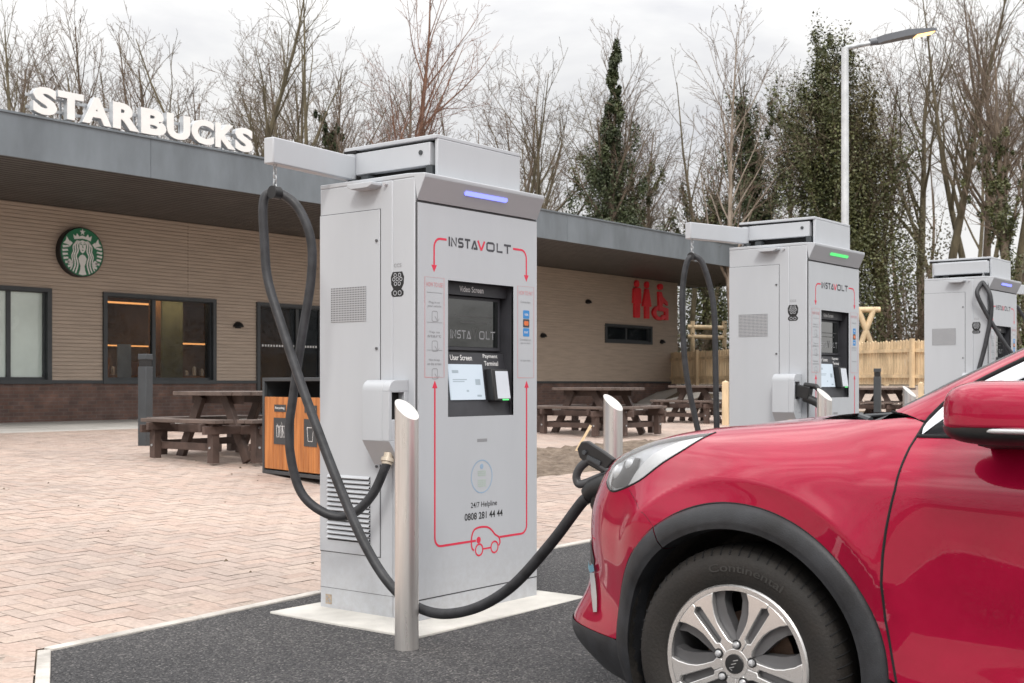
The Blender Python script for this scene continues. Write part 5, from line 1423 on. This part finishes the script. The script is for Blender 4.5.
# windscreen, roof, rear screen
def cross(i0, i1, crown):
    g = []
    for p in pu[i0:i1]:
        g.append([Vector((p.x*math.cos(PI*k/16), p.y+(.045 if p.y > -1.3 else -.03)*math.sin(PI*k/16), p.z+crown*math.sin(PI*k/16))) for k in range(17)])
    m_ = MB(); m_.grid(g); m_.v = [CARF(*p) for p in m_.v]; return m_
iw = next(i for i, p in enumerate(pu) if p.y < -1.22); ir = next(i for i, p in enumerate(pu) if p.y < -2.85)
obj('windscreen', cross(2, iw+1, .012), M['car_glass'], car, smooth=180)
obj('roof', cross(iw, ir+1, .05), M['paint'], car, smooth=180)
obj('rear_window', cross(ir, len(pu), .03), M['car_glass'], car, smooth=180)
# scuttle panel with wiper
mb = MB(); g = []
for k in range(17):
    x = -.70+1.40*k/16; e_ = (abs(x)/.70)**2
    g.append([(x, .10-.34*e_, 1.012+.03*e_), (x, -.10-.24*e_, 1.028+.026*e_), (x, -.27-.10*e_, 1.078-.006*e_)])
mb.grid(g); mb.v = [CARF(*p) for p in mb.v]; obj('scuttle', mb, M['black'], car, smooth=180)
mb = MB(); mb.tube([CARF(.42,-.20,1.045), CARF(.40,-.16,1.055), CARF(.36,-.145,1.06)], [.011,.010,.008], 8); mb.tube([CARF(.40,-.17,1.058), CARF(-.25,-.12,1.058)], .006, 6)
obj('wiper', mb, M['anthracite'], car, smooth=40)
# dashboard, seats
mb = MB(); mb.box(-.66,.66,-.85,-.5,.7,1.04); 
for x in (-.36,.36): mb.box(x-.24,x+.24,-1.75,-1.6,.6,1.2); mb.box(x-.13,x+.13,-1.72,-1.62,1.2,1.38); mb.box(x-.24,x+.24,-1.7,-1.2,.5,.7)
mb.v = [CARF(*p) for p in mb.v]; obj('seats', mb, M['gap'], car, bevel=.03)

# ------------------------------------------------------------------ door mirror
def superell(c, a, e, zcut0=-1e9, zcut1=1e9, n=28, m_=44, taper=None):
    mb = MB(); pw = lambda v_, k: math.copysign(abs(v_)**k, v_)
    g = []
    for i in range(n+1):
        ph = -PI/2+PI*i/n; row = []
        for k in range(m_+1):
            th = 2*PI*k/m_
            x = a[0]*pw(math.cos(ph), e)*pw(math.cos(th), e); y = a[1]*pw(math.cos(ph), e)*pw(math.sin(th), e); z = a[2]*pw(math.sin(ph), e)
            z = min(max(c[2]+z, zcut0), zcut1)
            if taper: x, y = x, y+taper*(x/a[0])
            row.append((c[0]+x, c[1]+y, z))
        g.append(row)
    mb.grid(g); return mb
mc = (1.0, -.775, 1.083)
cap = superell(mc, (.125,.148,.083), .62, zcut0=1.052, taper=-.03)
mi = emitp('door_mirror', cap, M['paint'])
def msub(name, mb, mat, smooth=50):
    a = MB(); a.v = [CARF(*p) for p in mb.v]; a.f = [tuple(reversed(f)) for f in mb.f]; obj(name, a, mat, mi, smooth=smooth)
low = superell((mc[0],mc[1],1.060), (.126,.150,.052), .7, zcut1=1.0535, taper=-.03)
low.bar((.80,-.74,1.005),(.98,-.76,1.022), .11, .035)
msub('mirror_base', low, M['black'])
msub('mirror_chrome', superell((mc[0]+.003,mc[1]-.035,1.047), (.128,.122,.012), .62, taper=-.03), M['alu'])
msub('mirror_glass', superell((mc[0],mc[1]-.142,1.085), (.10,.012,.06), .5), M['chrome'])
# ------------------------------------------------------------------ picnic tables: square top, four benches
def build_table(loc, label, group):
    t_ = thing('picnic_table', label, 'picnic table', loc, 0, group)
    mb = MB(); h = .65; n = 9; w_ = 2*h/n
    for i in range(n):
        x0 = -h+i*w_; cutc = max(0, abs(x0+w_/2)-h+.30)
        mb.box(x0+.004, x0+w_-.004, -h+cutc, h-cutc, .705, .75)
    obj('tabletop', mb, M['timber_top'], t_, bevel=.005)
    for s in (-1, 1):
        mb = MB(); mb.bar((0,-.42,.66),(0,.42,.66),.05,.09); mb.v = [(x+s*.36, y, z) for x, y, z in mb.v]; obj('top_batten', mb, M['timber_dark'], t_, bevel=.004)
        for q in (-1, 1):
            mb = MB(); mb.bar((s*.42, q*.20, .70), (s*.42, q*.58, .0), .06, .11, up=(0,0,1)); obj('leg', mb, M['timber_dark'], t_, bevel=.004)
        mb = MB(); mb.bar((s*.48,-.98,.34),(s*.48,.98,.34),.045,.09); obj('cross_beam', mb, M['timber_dark'], t_, bevel=.004)
    for s in (-1, 1):
        mb = MB(); mb.bar((-.98,s*.54,.345),(.98,s*.54,.345),.04,.085); obj('cross_beam', mb, M['timber_dark'], t_, bevel=.004)
    for k in range(4):
        a = k*PI/2; rot = Matrix.Rotation(a, 4, 'Z')
        mb = MB()
        for o in (-.10, .03): mb.box(.79+o-.03, .79+o+.09, -.64, .64, .415, .455)
        mb.v = [tuple(rot @ Vector(p)) for p in mb.v]; b_ = obj('bench', mb, M['timber_top'], t_, bevel=.005)
        for y in (-.50, .50):
            mb = MB(); mb.box(.77, .86, y-.045, y+.045, 0, .415); mb.v = [tuple(rot @ Vector(p)) for p in mb.v]; obj('bench_leg', mb, M['timber_dark'], b_, bevel=.004)
            mb = MB(); mb.box(.67, .96, y*.9-.02, y*.9+.02, .33, .413); mb.v = [tuple(rot @ Vector(p)) for p in mb.v]; obj('bench_batten', mb, M['timber_dark'], b_, bevel=.004)
        mb = MB(); mb.box(.742, .768, -.55, .55, .12, .20); mb.v = [tuple(rot @ Vector(p)) for p in mb.v]; obj('bench_rail', mb, M['timber_dark'], b_, bevel=.004)
        mb = MB()
        for y in (-.50, .50):
            for z in (.16, .37): mb.tube([(.855, y, z), (.87, y, z)], .013, 8)
        mb.v = [tuple(rot @ Vector(p)) for p in mb.v]; obj('bolt', mb, M['zinc'], b_)
    return t_
GT = 'brown picnic tables on the paving'
tb = build_table((9.14, 11.04, G(9.14,11.04)+.01), 'brown picnic table beside the timber fronted litter bin', GT)
for (u, v_), l in (((16.7, 11.35), 'brown picnic table before the narrow wall window, with a leaning stake in front'),
                   ((22.4, 12.6), 'brown picnic table partly hidden by the green lit charger'),
                   ((26.2, 10.4), 'brown picnic table beside a dark post, in front of the pale picket fence')):
    dup(tb, (u, v_, G(u, v_)+.01), label=l)

# ------------------------------------------------------------------ twin litter bin, timber front in a dark frame
bn = thing('litter_bin', 'twin litter bin with orange timber doors in a dark metal frame', 'bin', (8.27, 9.70, G(8.27,9.7)+.01), math.atan2(-.977,-.224))
BW, BH, BDp = 1.24, .955, .5
mb = MB()
for x in (0, .60, 1.20): mb.box(x, x+.04, 0, .04, 0, BH)
for z in (0, BH-.035): mb.box(.04, .60, .0, .04, z, z+.035); mb.box(.64, 1.20, 0, .04, z, z+.035)
mb.box(0, BW, .04, BDp, BH-.03, BH); mb.box(0, .02, .04, BDp, 0, BH-.03); mb.box(BW-.02, BW, .04, BDp, 0, BH-.03); mb.box(0, BW, BDp-.02, BDp, 0, BH)
obj('frame', mb, M['anthracite'], bn, bevel=.004)
mb = MB(); mb.box(.04,.60,.35,.36,.04,BH-.04); mb.box(.64,1.2,.35,.36,.04,BH-.04); mb.box(.04,.6,.05,.35,.75,.755) ; mb.box(.64,1.2,.05,.35,.75,.755); obj('liner', mb, M['gap'], bn)
M['bin_timber'] = pm('orange_stained_timber', (.46,.175,.05), .5, var=.2, vs=3., stretch=(6,6,.5), bump=.1, bs=40., col2=(.30,.10,.028))
for x0 in (.045, .645):
    mb = MB()
    for k in range(6): mb.box(x0+k*.0925, x0+k*.0925+.088, .004, .03, .05, .765)
    d_ = obj('door', mb, M['bin_timber'], bn, bevel=.004)
    mb = MB(); mb.prism([(x0+.21,.62),(x0+.44,.62),(x0+.44,.69),(x0+.21,.69)], .0, .004, lambda x, y, d: (x, .003-d, y)); mb.prism([(x0+.20,.30),(x0+.44,.30),(x0+.44,.56),(x0+.20,.56)], 0, .004, lambda x, y, d: (x, .003-d, y))
    obj('sign_plate', mb, M['anthracite'], d_)
    mb = MB(); fb = lambda x, y, d: (x, -.0015-d, y); put_text(mb, 'Recycling' if x0 < .3 else 'Waste', x0+.23, .64, .19, .03, fb, offset=.01)
    if x0 < .3:
        for cx, w_ in ((.28,.05),(.345,.05),(.40,.045)):
            mb.ribbon([(x0+cx-w_/2+.0,.48),(x0+cx-w_*.3,.37),(x0+cx+w_*.3,.37),(x0+cx+w_/2,.48),(x0+cx-w_/2,.48)], .007, fb)
        mb.ribbon([(x0+.27,.50),(x0+.33,.41),(x0+.36,.52),(x0+.40,.41)], .007, fb)
    else:
        mb.ribbon([(x0+.26,.48),(x0+.28,.35),(x0+.36,.35),(x0+.38,.48),(x0+.26,.48)], .007, fb)
    obj('sign_lettering', mb, M['white_ink'], d_)
    mb = MB(); mb.tube([(x0+.51,-.012,.43),(x0+.51,.004,.43)], .014, 10); obj('lock', mb, M['zinc'], d_)

# ------------------------------------------------------------------ bollard lights
bl_ = None
for (u, v_), h, l in (((9.6,13.52),1.18,'dark grey square bollard light behind the picnic table beside the bin'),((23.2,9.27),1.16,'dark bollard light standing beside the picnic table by the picket fence')):
    if bl_ is None:
        bl_ = thing('bollard_light', l, 'bollard', (u, v_, G(u, v_)), R(15), 'dark bollard lights')
        mb = MB(); mb.box(-.066,.066,-.066,.066,0,1.02); mb.box(-.066,.066,-.066,.066,1.11,1.18); mb.box(-.04,.04,-.04,.04,1.02,1.11); obj('post', mb, M['anthracite'], bl_, bevel=.006)
        mb = MB(); mb.box(-.056,.056,-.056,.056,1.022,1.108); obj('lamp_window', mb, M['black'], bl_)
    else: dup(bl_, (u, v_, G(u, v_)), label=l)

# leaning stake
u, v_ = at(573, 16.2); zz = G(u, v_)
st = thing('timber_stake', 'pale timber stake leaning in the bare soil before a picnic table', 'stake', (u, v_, zz))
mb = MB(); mb.bar((0,0,-.05),(.15,-.18,.36),.032,.032); obj('stake', mb, M['timber_new'], st)

# ------------------------------------------------------------------ street lamp
u, v_ = at(845, 18.)
lp = thing('street_lamp', 'tall galvanised street lamp with a lit flat head above the chargers', 'street lamp', (u, v_, G(u, v_)))
zt = 6.02-G(u, v_)
d = Vector((.618,-.786,0)).normalized()          # arm direction
mb = MB(); mb.tube([(0,0,0),(0,0,1.3),(0,0,1.32),(0,0,zt)], [.075,.075,.056,.052], 20); obj('pole', mb, M['lamp_zinc'] if 'lamp_zinc' in M else M['zinc'], lp, smooth=40)
mb = MB(); mb.tube([Vector((0,0,zt-.11)), Vector((0,0,zt-.02)), Vector((0,0,zt))+d*.03, Vector((0,0,zt+.075))+d*.42], [.052,.05,.036,.034], 14); obj('arm', mb, M['zinc'], lp, smooth=50)
hd = Vector((0,0,zt+.075))+d*.36; sl = (d*1. + Vector((0,0,.185))).normalized(); sd_ = Vector((d.y,-d.x,0)); upv = sd_.cross(sl) if sd_.cross(sl).z > 0 else -sd_.cross(sl)
H_ = lambda s, w_, h: tuple(hd+sl*s+sd_*w_+upv*h)
mb = MB(); mb.tube([H_(0,0,0),H_(.12,0,.0)], [.05,.055], 14)
prof = [(.10,.055,-.045,.045),(.2,.10,-.04,.055),(.5,.125,-.03,.06),(.66,.125,-.03,.05),(.92,.11,-.026,.016),(.96,.085,-.02,.008)]
g = [[H_(s,-w_,b0),H_(s,-w_,t0),H_(s,w_,t0),H_(s,w_,b0),H_(s,-w_,b0)] for s, w_, b0, t0 in prof]; mb.grid(g)
mb.add([g[-1][k] for k in range(4)], [(0,1,2,3)]); mb.tube([H_(.58,0,.05),H_(.58,0,.085)], .035, 12)
obj('lamp_head', mb, M['anthracite_light'], lp, smooth=35)
mb = MB(); mb.add([H_(.66,-.105,-.0335),H_(.66,.105,-.0335),H_(.93,.10,-.0285),H_(.93,-.10,-.0285)], [(0,1,2,3)]); obj('lamp_panel', mb, M['lamp_lit'], lp)

# ------------------------------------------------------------------ picket fence on the bank
FL = (FN1-FN0).length; fdir = (FN1-FN0).normalized(); ang = math.atan2(fdir.y, fdir.x)
fe = thing('picket_fence', 'new pale timber picket fence along the bank beyond the paving', 'fence', (FN0.x, FN0.y, 0), ang)
mb = MB(); rf = random.Random(4); rails = MB(); x = 0.; prev = None
gz = lambda x: G(FN0.x+fdir.x*x, FN0.y+fdir.y*x)
while x < FL:
    z = gz(x); h = 1.22+rf.uniform(-.02,.02); w_ = .085
    mb.prism([(x,z+.06),(x+w_,z+.06),(x+w_,z+h-.03),(x+w_/2,z+h),(x,z+h-.03)], -.012, .010+rf.uniform(0,.003), lambda a, b_, c_: (a, -c_, b_)); x += .124
obj('picket', mb, M['timber_new'], fe)
for zz in (.28, .95):
    mb = MB(); x = 0
    while x < FL: mb.bar((x,.05,gz(x)+zz),(min(FL,x+1.5),.05,gz(min(FL,x+1.5))+zz),.045,.09); x += 1.5
    obj('rail', mb, M['timber_new'], fe)
x = 0
while x < FL+.1:
    mb = MB(); mb.box(x-.05,x+.05,.07,.17,gz(x)-.1,gz(x)+1.25); obj('fence_post', mb, M['timber_new'], fe); x += 3.

# ------------------------------------------------------------------ timber play frame behind the fence
pa = Vector(at(700, 51.)); pb = Vector(at(866, 37.5)); 
pf = thing('swing_frame', 'round pole timber play frame standing behind the picket fence', 'play frame', (pb.x, pb.y, G(pb.x, pb.y)), 0)
zb = G(pb.x, pb.y); A = Vector((pa.x-pb.x, pa.y-pb.y, 0)); ax = A.normalized(); pr = Vector((-ax.y, ax.x, 0))
px_ = Vector((.618,-.786,0))
for nm, P in (('leg', [px_*-.62+Vector((0,0,0)), px_*.25+Vector((0,0,2.35))]), ('leg', [px_*.62, px_*-.25+Vector((0,0,2.35))]),
              ('top_rail', [px_*-.42+Vector((0,0,2.30)), px_*.42+Vector((0,0,2.30))])):
    mb = MB(); mb.tube(P, .085, 12); obj(nm, mb, M['timber_new'], pf, smooth=40)
pg = thing('log_frame', 'log framework with two level rails behind the fence beyond the building corner', 'play frame', (pa.x, pa.y, G(pa.x, pa.y)), 0)
for k, (s, e_) in enumerate(((-.5, 1.02),)):
    for z in (2.35, 1.95):
        mb = MB(); mb.tube([px_*s+Vector((0,0,z+.02)), px_*e_+Vector((0,0,z-.03))], .09, 12); obj('log_rail', mb, M['timber_new'], pg, smooth=40)
    for s_ in (-.3, 1.0):
        mb = MB(); mb.tube([px_*s_+Vector((0,0,0)), px_*s_+Vector((0,0,2.6))], .09, 12); obj('post', mb, M['timber_new'], pg, smooth=40)
# short timber posts at the edge of the paving
tp = None
for px__, Z, l in ((725.5, 24.0, 'short new timber post against the edge of the green lit charger'), (921, 28.5, 'short new timber post beside the charger with the folded arm')):
    u, v_ = at(px__, Z)
    if tp is None:
        tp = thing('timber_post', l, 'post', (u, v_, G(u, v_)), R(20), 'short new timber posts'); mb = MB(); mb.box(-.06,.06,-.06,.06,-.1,.84); obj('post', mb, M['timber_new'], tp, bevel=.006)
        mb = MB(); mb.add([(-.06,-.06,.84),(.06,-.06,.84),(.06,.06,.84),(-.06,.06,.84),(0,0,.875)], [(0,1,4),(1,2,4),(2,3,4),(3,0,4)]); obj('post_cap', mb, M['timber_new'], tp)
    else: dup(tp, (u, v_, G(u, v_)), label=l)
# ------------------------------------------------------------------ trees: bare crowns of real branches, ivy of real leaves
def bark(name, c1, c2, vs_=5.):
    return pm(name, c1, .9, var=.1, vs=vs_, stretch=(1,1,.35), col2=c2, bump=.5, bs=22.)
M['bark'] = bark('grey_brown_bark', (.17,.13,.095), (.08,.06,.045))
M['bark_green'] = bark('mossy_bark', (.155,.13,.082), (.075,.062,.04))
M['bark_red'] = bark('reddish_bark', (.24,.13,.085), (.12,.06,.04))
M['bark_birch'] = bark('silver_bark', (.34,.29,.24), (.16,.12,.09), 9.)
M['twig'] = pm('twigs', (.15,.108,.08), .9, var=.2, vs=1.5)
M['twig_green'] = pm('olive_twigs', (.135,.108,.072), .9, var=.2, vs=1.5)
M['twig_red'] = pm('red_twigs', (.22,.125,.095), .9, var=.2, vs=1.5)
def leafmat(name, a, b2):
    m, t, b = nt(name); v = coord(t); n = N(t, 'ShaderNodeTexNoise', Scale=1.3, Detail=5.); t.links.new(v, n.inputs['Vector'])
    r = ramp(t, n.outputs['Fac'], [(.3, a), (.7, b2)]); t.links.new(r.outputs['Color'], b.inputs['Base Color']); b.inputs['Roughness'].default_value = .5
    return m
M['ivy'] = leafmat('ivy_leaves', (.045,.058,.022), (.15,.155,.062))
M['ivy_dark'] = leafmat('dark_ivy_leaves', (.032,.046,.02), (.095,.112,.048))
M['ivy_brown'] = leafmat('olive_brown_leaves', (.075,.065,.028), (.15,.135,.06))

class Tree:
    def __init__(s, seed, H, r0, style):
        s.r = random.Random(seed); s.trunk = MB(); s.twig = MB(); s.leaf = MB(); s.H = H; s.st = style; s.nodes = []
        s.grow(H, r0)
    def branch(s, p, d, L, r, lev, up=.12, wig=.10):
        n = max(2, min(9, int(L/ (.55 if lev < 2 else .38)))); pts = [p.copy()]; dirs = [d.copy()]
        for i in range(n):
            d = (d + Vector((s.r.gauss(0,wig), s.r.gauss(0,wig), s.r.gauss(0,wig*.6)+up*.5))).normalized()
            p = p + d*(L/n); pts.append(p.copy()); dirs.append(d.copy())
        rs = [max(.0050 if lev > 2 else .0075, r*(1-(.9 if lev == 0 else .8)*i/n)) for i in range(n+1)]
        tgt = s.trunk if lev <= 1 else s.twig
        tgt.tube(pts, rs, 7 if lev == 0 else 5 if lev == 1 else 3, cap=False)
        return pts, dirs, rs
    def side(s, d, ang):
        a = d.orthogonal().normalized(); w_ = s.r.uniform(0, 2*PI); b_ = d.cross(a)
        return (d*math.cos(ang)+(a*math.cos(w_)+b_*math.sin(w_))*math.sin(ang)).normalized()
    def sub(s, pts, dirs, rs, L, lev, t0, dens):
        if lev > s.st['levels']: return
        n = max(1, int(dens*s.st['dens'][lev])); m_ = len(pts)-1
        for k in range(n):
            t_ = t0+(1-t0)*(k+s.r.random())/n; x = min(m_-.001, t_*m_); i = int(x); f = x-i
            p = pts[i].lerp(pts[i+1], f); rr_ = rs[i]*(1-f)+rs[i+1]*f
            ang = R(s.r.uniform(*s.st['ang']))*((1-.35*t_) if lev == 1 else 1.); d = s.side(dirs[i+1], ang)
            if lev <= 3 and d.z < -.1: d.z = abs(d.z)*.3; d.normalize()
            l = L*s.r.uniform(.36,.66)*(1-.45*t_)
            if lev == 1: l = L*s.st['limb']*s.r.uniform(.6,1.1)*(1-.66*max(0, (t_-.15)/.85)**1.3)
            q, dd, r2 = s.branch(p, d, l, min(rr_*.62, max(.007, rr_*s.r.uniform(.42,.66))), lev, s.st['up']*(1. if lev == 1 else .45), .10 if lev < 3 else .14)
            if lev <= 2: s.nodes += [(a, b_, lev) for a, b_ in zip(q, r2)]
            s.sub(q, dd, r2, l, lev+1, .18, max(.45, min(1.6, l/s.st['ref'][lev])))
    def grow(s, H, r0):
        stems = s.st.get('stems', 1)
        for k in range(stems):
            a = 2*PI*k/max(1, stems)+s.r.random()
            d = Vector((math.cos(a)*.22, math.sin(a)*.22, 1)).normalized() if stems > 1 else Vector((s.r.gauss(0,.04), s.r.gauss(0,.04), 1)).normalized()
            hh = (H*s.r.uniform(.78,1.0) if stems > 1 else H)*s.st['top']
            q, dd, r2 = s.branch(Vector((math.cos(a)*.25*(stems > 1), math.sin(a)*.25*(stems > 1), -.2)), d, hh, r0/(stems**.4), 0, .10, .05)
            s.nodes += [(a_, b_, 0) for a_, b_ in zip(q, r2)]
            s.sub(q, dd, r2, H, 1, s.st['first']/s.st['top'], 1./stems**.55)
    def ivy(s, n, zmax, rad, size, seed=1, cone=False, limb=True):
        """leaves clinging to stem and limbs: rad around the stem"""
        r = random.Random(seed); nd = [x for x in s.nodes if x[0].z < zmax and (x[2] == 0 or (limb and x[2] == 1))]
        segs = [x for x in nd if x[2] == 0]; st0 = [x for x in s.nodes if x[2] == 0]
        lumps = []
        for k in range(150):
            z = zmax*(1-r.random()**.8) if not cone else zmax*r.random()
            i = min(range(len(st0)), key=lambda j: abs(st0[j][0].z-z)+r.random()*.4); c = st0[i][0]
            k_ = (1-z/zmax) if cone else min(1, (1.08-z/zmax)*1.7)
            a = r.uniform(0, 2*PI); wob = .72+.38*math.sin(z*1.9+seed)*math.sin(z*.83+a*2+seed*2)+.25*math.sin(3*a+z*3.1)
            rr_ = rad*max(.05, k_)*(r.uniform(.05,1.)**.8)*1.15*max(.15, wob)
            lumps.append((Vector((c.x+rr_*math.cos(a), c.y+rr_*math.sin(a), z)), rad*max(.12,k_)*r.uniform(.16,.40)))
        if limb:
            for x in r.sample(nd, min(len(nd), 130)): lumps.append((x[0].copy(), rad*r.uniform(.05,.2)))
        for k in range(n):
            c, q = r.choice(lumps); d = Vector((r.gauss(0,1), r.gauss(0,1), r.gauss(0,1.25))); d = d.normalized()*q*(r.random()**.5); d.z *= 2.1
            p = c+d; nn = (d.normalized()+Vector((r.gauss(0,.6), r.gauss(0,.6), r.gauss(.3,.6)))).normalized()
            a = nn.orthogonal().normalized(); b_ = nn.cross(a); w_ = r.uniform(0, PI); e1 = a*math.cos(w_)+b_*math.sin(w_); e2 = nn.cross(e1); z_ = size*r.uniform(.6,1.35)
            s.leaf.add([tuple(p-e1*z_), tuple(p-e2*z_*.6), tuple(p+e1*z_), tuple(p+e2*z_*.6)], [(0,1,2,3)])

ASH = dict(levels=4, dens=[0,19,8,6,3.8], ang=(26,50), limb=.42, up=.13, ref=[0,3.6,1.6,.8,.5], first=.30, top=.86)
TALL = dict(levels=4, dens=[0,22,8,5.,3.2], ang=(22,44), limb=.32, up=.14, ref=[0,3.6,1.6,.8,.5], first=.34, top=.90)
MULTI = dict(levels=4, dens=[0,10,6,4.5,3.], ang=(22,48), limb=.30, up=.12, ref=[0,3.6,1.6,.8,.5], first=.36, stems=3, top=.84)
BROAD = dict(levels=4, dens=[0,16,9,6,3.8], ang=(32,58), limb=.50, up=.12, ref=[0,3.6,1.6,.8,.5], first=.30, top=.80)
BIRCH = dict(levels=4, dens=[0,24,8,5,3.], ang=(22,44), limb=.34, up=.10, ref=[0,3.6,1.6,.8,.5], first=.25, top=.92)
SCRUB = dict(levels=3, dens=[0,12,7,6,0], ang=(18,46), limb=.55, up=.12, ref=[0,2.,1.,.6,.4], first=.05, stems=6, top=.7)
def tree_thing(T, label, loc, mats, group=None, rz=0, name='bare_tree', sc=1.):
    o = thing(name, label, 'tree' if name != 'bare_shrub' else 'shrub', loc, rz, group); o.scale = (sc,)*3
    obj('trunk', T.trunk, M[mats[0]], o, smooth=180); obj('crown', T.twig, M[mats[1]], o)
    if T.leaf.v: obj('ivy' if 'ivy' in mats[2] else 'foliage', T.leaf, M[mats[2]], o)
    return o
def gat(px, Z): u, v_ = at(px, Z); return (u, v_, G(u, v_))
def top_of(T): 
    zs = sorted(p[2] for p in T.twig.v); return zs[int(len(zs)*.997)]
def hscale(ytop, Z, H, base): return (CAMH+(383-ytop)/1242*Z-base)/H
protos = {}
def proto(key, seed, H, r0, style, mats):
    protos[key] = (Tree(seed, H, r0, style), mats, H, None)
proto('a', 21, 15., .23, ASH, ('bark','twig')); proto('b', 22, 16., .22, TALL, ('bark_green','twig_green')); proto('c', 23, 15., .22, MULTI, ('bark','twig'))
proto('d', 24, 14., .20, BROAD, ('bark_green','twig')); proto('e', 25, 16., .19, TALL, ('bark','twig')); proto('f', 27, 14., .20, MULTI, ('bark_green','twig_green'))
built = {}
def place(key, px, Z, ytop, label, group=None, rz=None):
    T, mats, H, _ = protos[key]; loc = gat(px, Z); sc = hscale(ytop, Z, top_of(T), loc[2]); rz = (px*1.7 % 6.28) if rz is None else rz
    if key not in built: built[key] = tree_thing(T, label, loc, mats, group, rz, sc=sc)
    else:
        o = dup(built[key], loc, rz, label=label, scale=sc)
        if group: o['group'] = group
        elif 'group' in o: del o['group']
BG = 'bare trees behind the low building'
gl = 'bare leafless tree in the row behind the low building'
for key, px, Z, y in (('b',4,50,-35),('a',36,56,20),('d',74,54,12),('e',108,58,-5),('a',148,55,28),('c',186,58,18),('b',232,50,-60),('f',262,52,-25),('d',296,55,20),('c',330,60,40),
                      ('e',352,62,45),('a',428,56,38),('f',462,55,42),('c',502,56,46),('d',536,54,50),('b',566,60,95),('a',660,58,95),('f',690,56,70),
                      ('e',20,70,40),('f',125,72,60),('a',210,74,75),('d',285,74,70),('e',400,74,90),('b',520,74,95),('e',640,72,100)):
    place(key, px, Z, y, gl, BG)
BR = 'bare trees beyond the picket fence'
g2 = 'bare leafless tree standing beyond the picket fence'
for key, px, Z, y in (('e',895,52,60),('d',925,47,-10),('b',948,43,-50),('a',972,50,0),('f',998,44,-70),('c',1028,46,-40),('e',1012,40,-40),('b',1075,42,-60),('d',790,56,60),('c',905,66,90),('f',960,68,50),('a',1045,66,60),('e',850,64,90)):
    place(key, px, Z, y, g2, BR)
# trees that stand out
T = Tree(31, 15.5, .17, BIRCH); loc = gat(396, 42.); tree_thing(T, 'tall tree with reddish bark rising behind the charger plugged into the car', loc, ('bark_red','twig_red'), sc=hscale(-60, 42., top_of(T), loc[2]))
T = Tree(33, 14., .14, BIRCH); loc = gat(736, 40.); tree_thing(T, 'bare tree with pale silvery trunk behind the green lit charger', loc, ('bark_birch','twig'), sc=hscale(18, 40., top_of(T), loc[2]))
def ivy_tree(label, px, Z, ytop, seed, style, H, r0, iv, mats, sc=None):
    T = Tree(seed, H, r0, style); loc = gat(px, Z); T.ivy(*iv[:4], seed=seed, **iv[4]); tree_thing(T, label, loc, mats, name='ivy_clad_tree', sc=hscale(ytop, Z, top_of(T), loc[2]))
ivy_tree('slim ivy clad tree tapering to a dark point above the canopy', 606, 50., 22, 41, TALL, 15., .2, (40000, 13.2, 3.3, .055, dict(cone=True, limb=False)), ('bark','twig','ivy_dark'))
ivy_tree('ivy clad tree with bare forks next to the dark pointed one', 632, 51., 70, 42, BROAD, 13., .2, (34000, 9., 1.7, .055, dict(limb=True)), ('bark_green','twig_green','ivy'))
ivy_tree('small dark ivy clad tree behind the reddish barked tree', 374, 52., 78, 43, ASH, 12., .16, (20000, 10., 1.1, .055, dict(limb=False)), ('bark','twig','ivy_dark'))
ivy_tree('dark ivy clad tree beside the silvery trunk', 768, 46., 48, 44, TALL, 14., .2, (40000, 11., 2.7, .055, dict(cone=True, limb=True)), ('bark','twig','ivy_dark'))
ivy_tree('low broad ivy covered tree near the silvery trunk', 712, 57., 110, 47, BROAD, 11., .2, (28000, 7., 1.7, .055, dict(limb=True)), ('bark','twig','ivy'))
ivy_tree('broad ivy clad tree directly behind the street lamp pole', 842, 44., 28, 45, ASH, 14., .26, (52000, 13., 3.0, .055, dict(limb=True)), ('bark_green','twig_green','ivy'))
ivy_tree('ivy clad tree with olive leaves at the edge of the lamp head', 882, 45., 60, 46, BROAD, 13., .24, (44000, 10.5, 3.0, .055, dict(limb=True)), ('bark_green','twig_green','ivy_brown'))
ivy_tree('ivy covered trunk at the far end of the fence', 1024, 38., 0, 48, TALL, 14., .2, (16000, 9., .8, .055, dict(limb=True)), ('bark','twig','ivy'))
# scrub under the trees
T = Tree(51, 3.6, .05, SCRUB); sb = None
SG_ = 'bare brown scrub under the trees'
rs = random.Random(77)
for k in range(17):
    px = 680+22*k+rs.uniform(-8,8); Z = rs.uniform(54, 60) if px < 750 else rs.uniform(41, 54)
    loc = gat(px, Z); s_ = rs.uniform(.8,1.5)
    lab = 'bare brown scrub growing under the trees'
    if sb is None: sb = tree_thing(T, lab, loc, ('bark','twig'), SG_, rs.uniform(0,6), 'bare_shrub', s_)
    else: dup(sb, loc, rs.uniform(0,6), scale=s_)
# unseen wood, added for its dark reflections in windows and paint
mb = MB(); r = random.Random(90)
for k in range(48000):
    u = r.uniform(-70, 130); h = 9+3*math.sin(u*.21)+2*math.sin(u*.53+1); z = h*r.random()**.8; v_ = -62+r.gauss(0,1.6)
    if k % 2 == 0: u, v_ = -34+r.gauss(0,1.6), u*.5-10; z *= .95
    s_ = r.uniform(.06,.2); a = r.uniform(0, PI); e1 = Vector((math.cos(a)*s_, r.uniform(-.3,.3)*s_, math.sin(a)*s_)); e2 = Vector((-math.sin(a)*s_*.6, r.uniform(-.3,.3)*s_, math.cos(a)*s_*.6)); p = Vector((u, v_, z))
    mb.add([tuple(p-e1), tuple(p-e2), tuple(p+e1), tuple(p+e2)], [(0,1,2,3)])
struct(obj('reflection_wood', mb, M['ivy_brown']), 'stuff', 'unseen wood of mixed trees added for its reflections', 'wood')
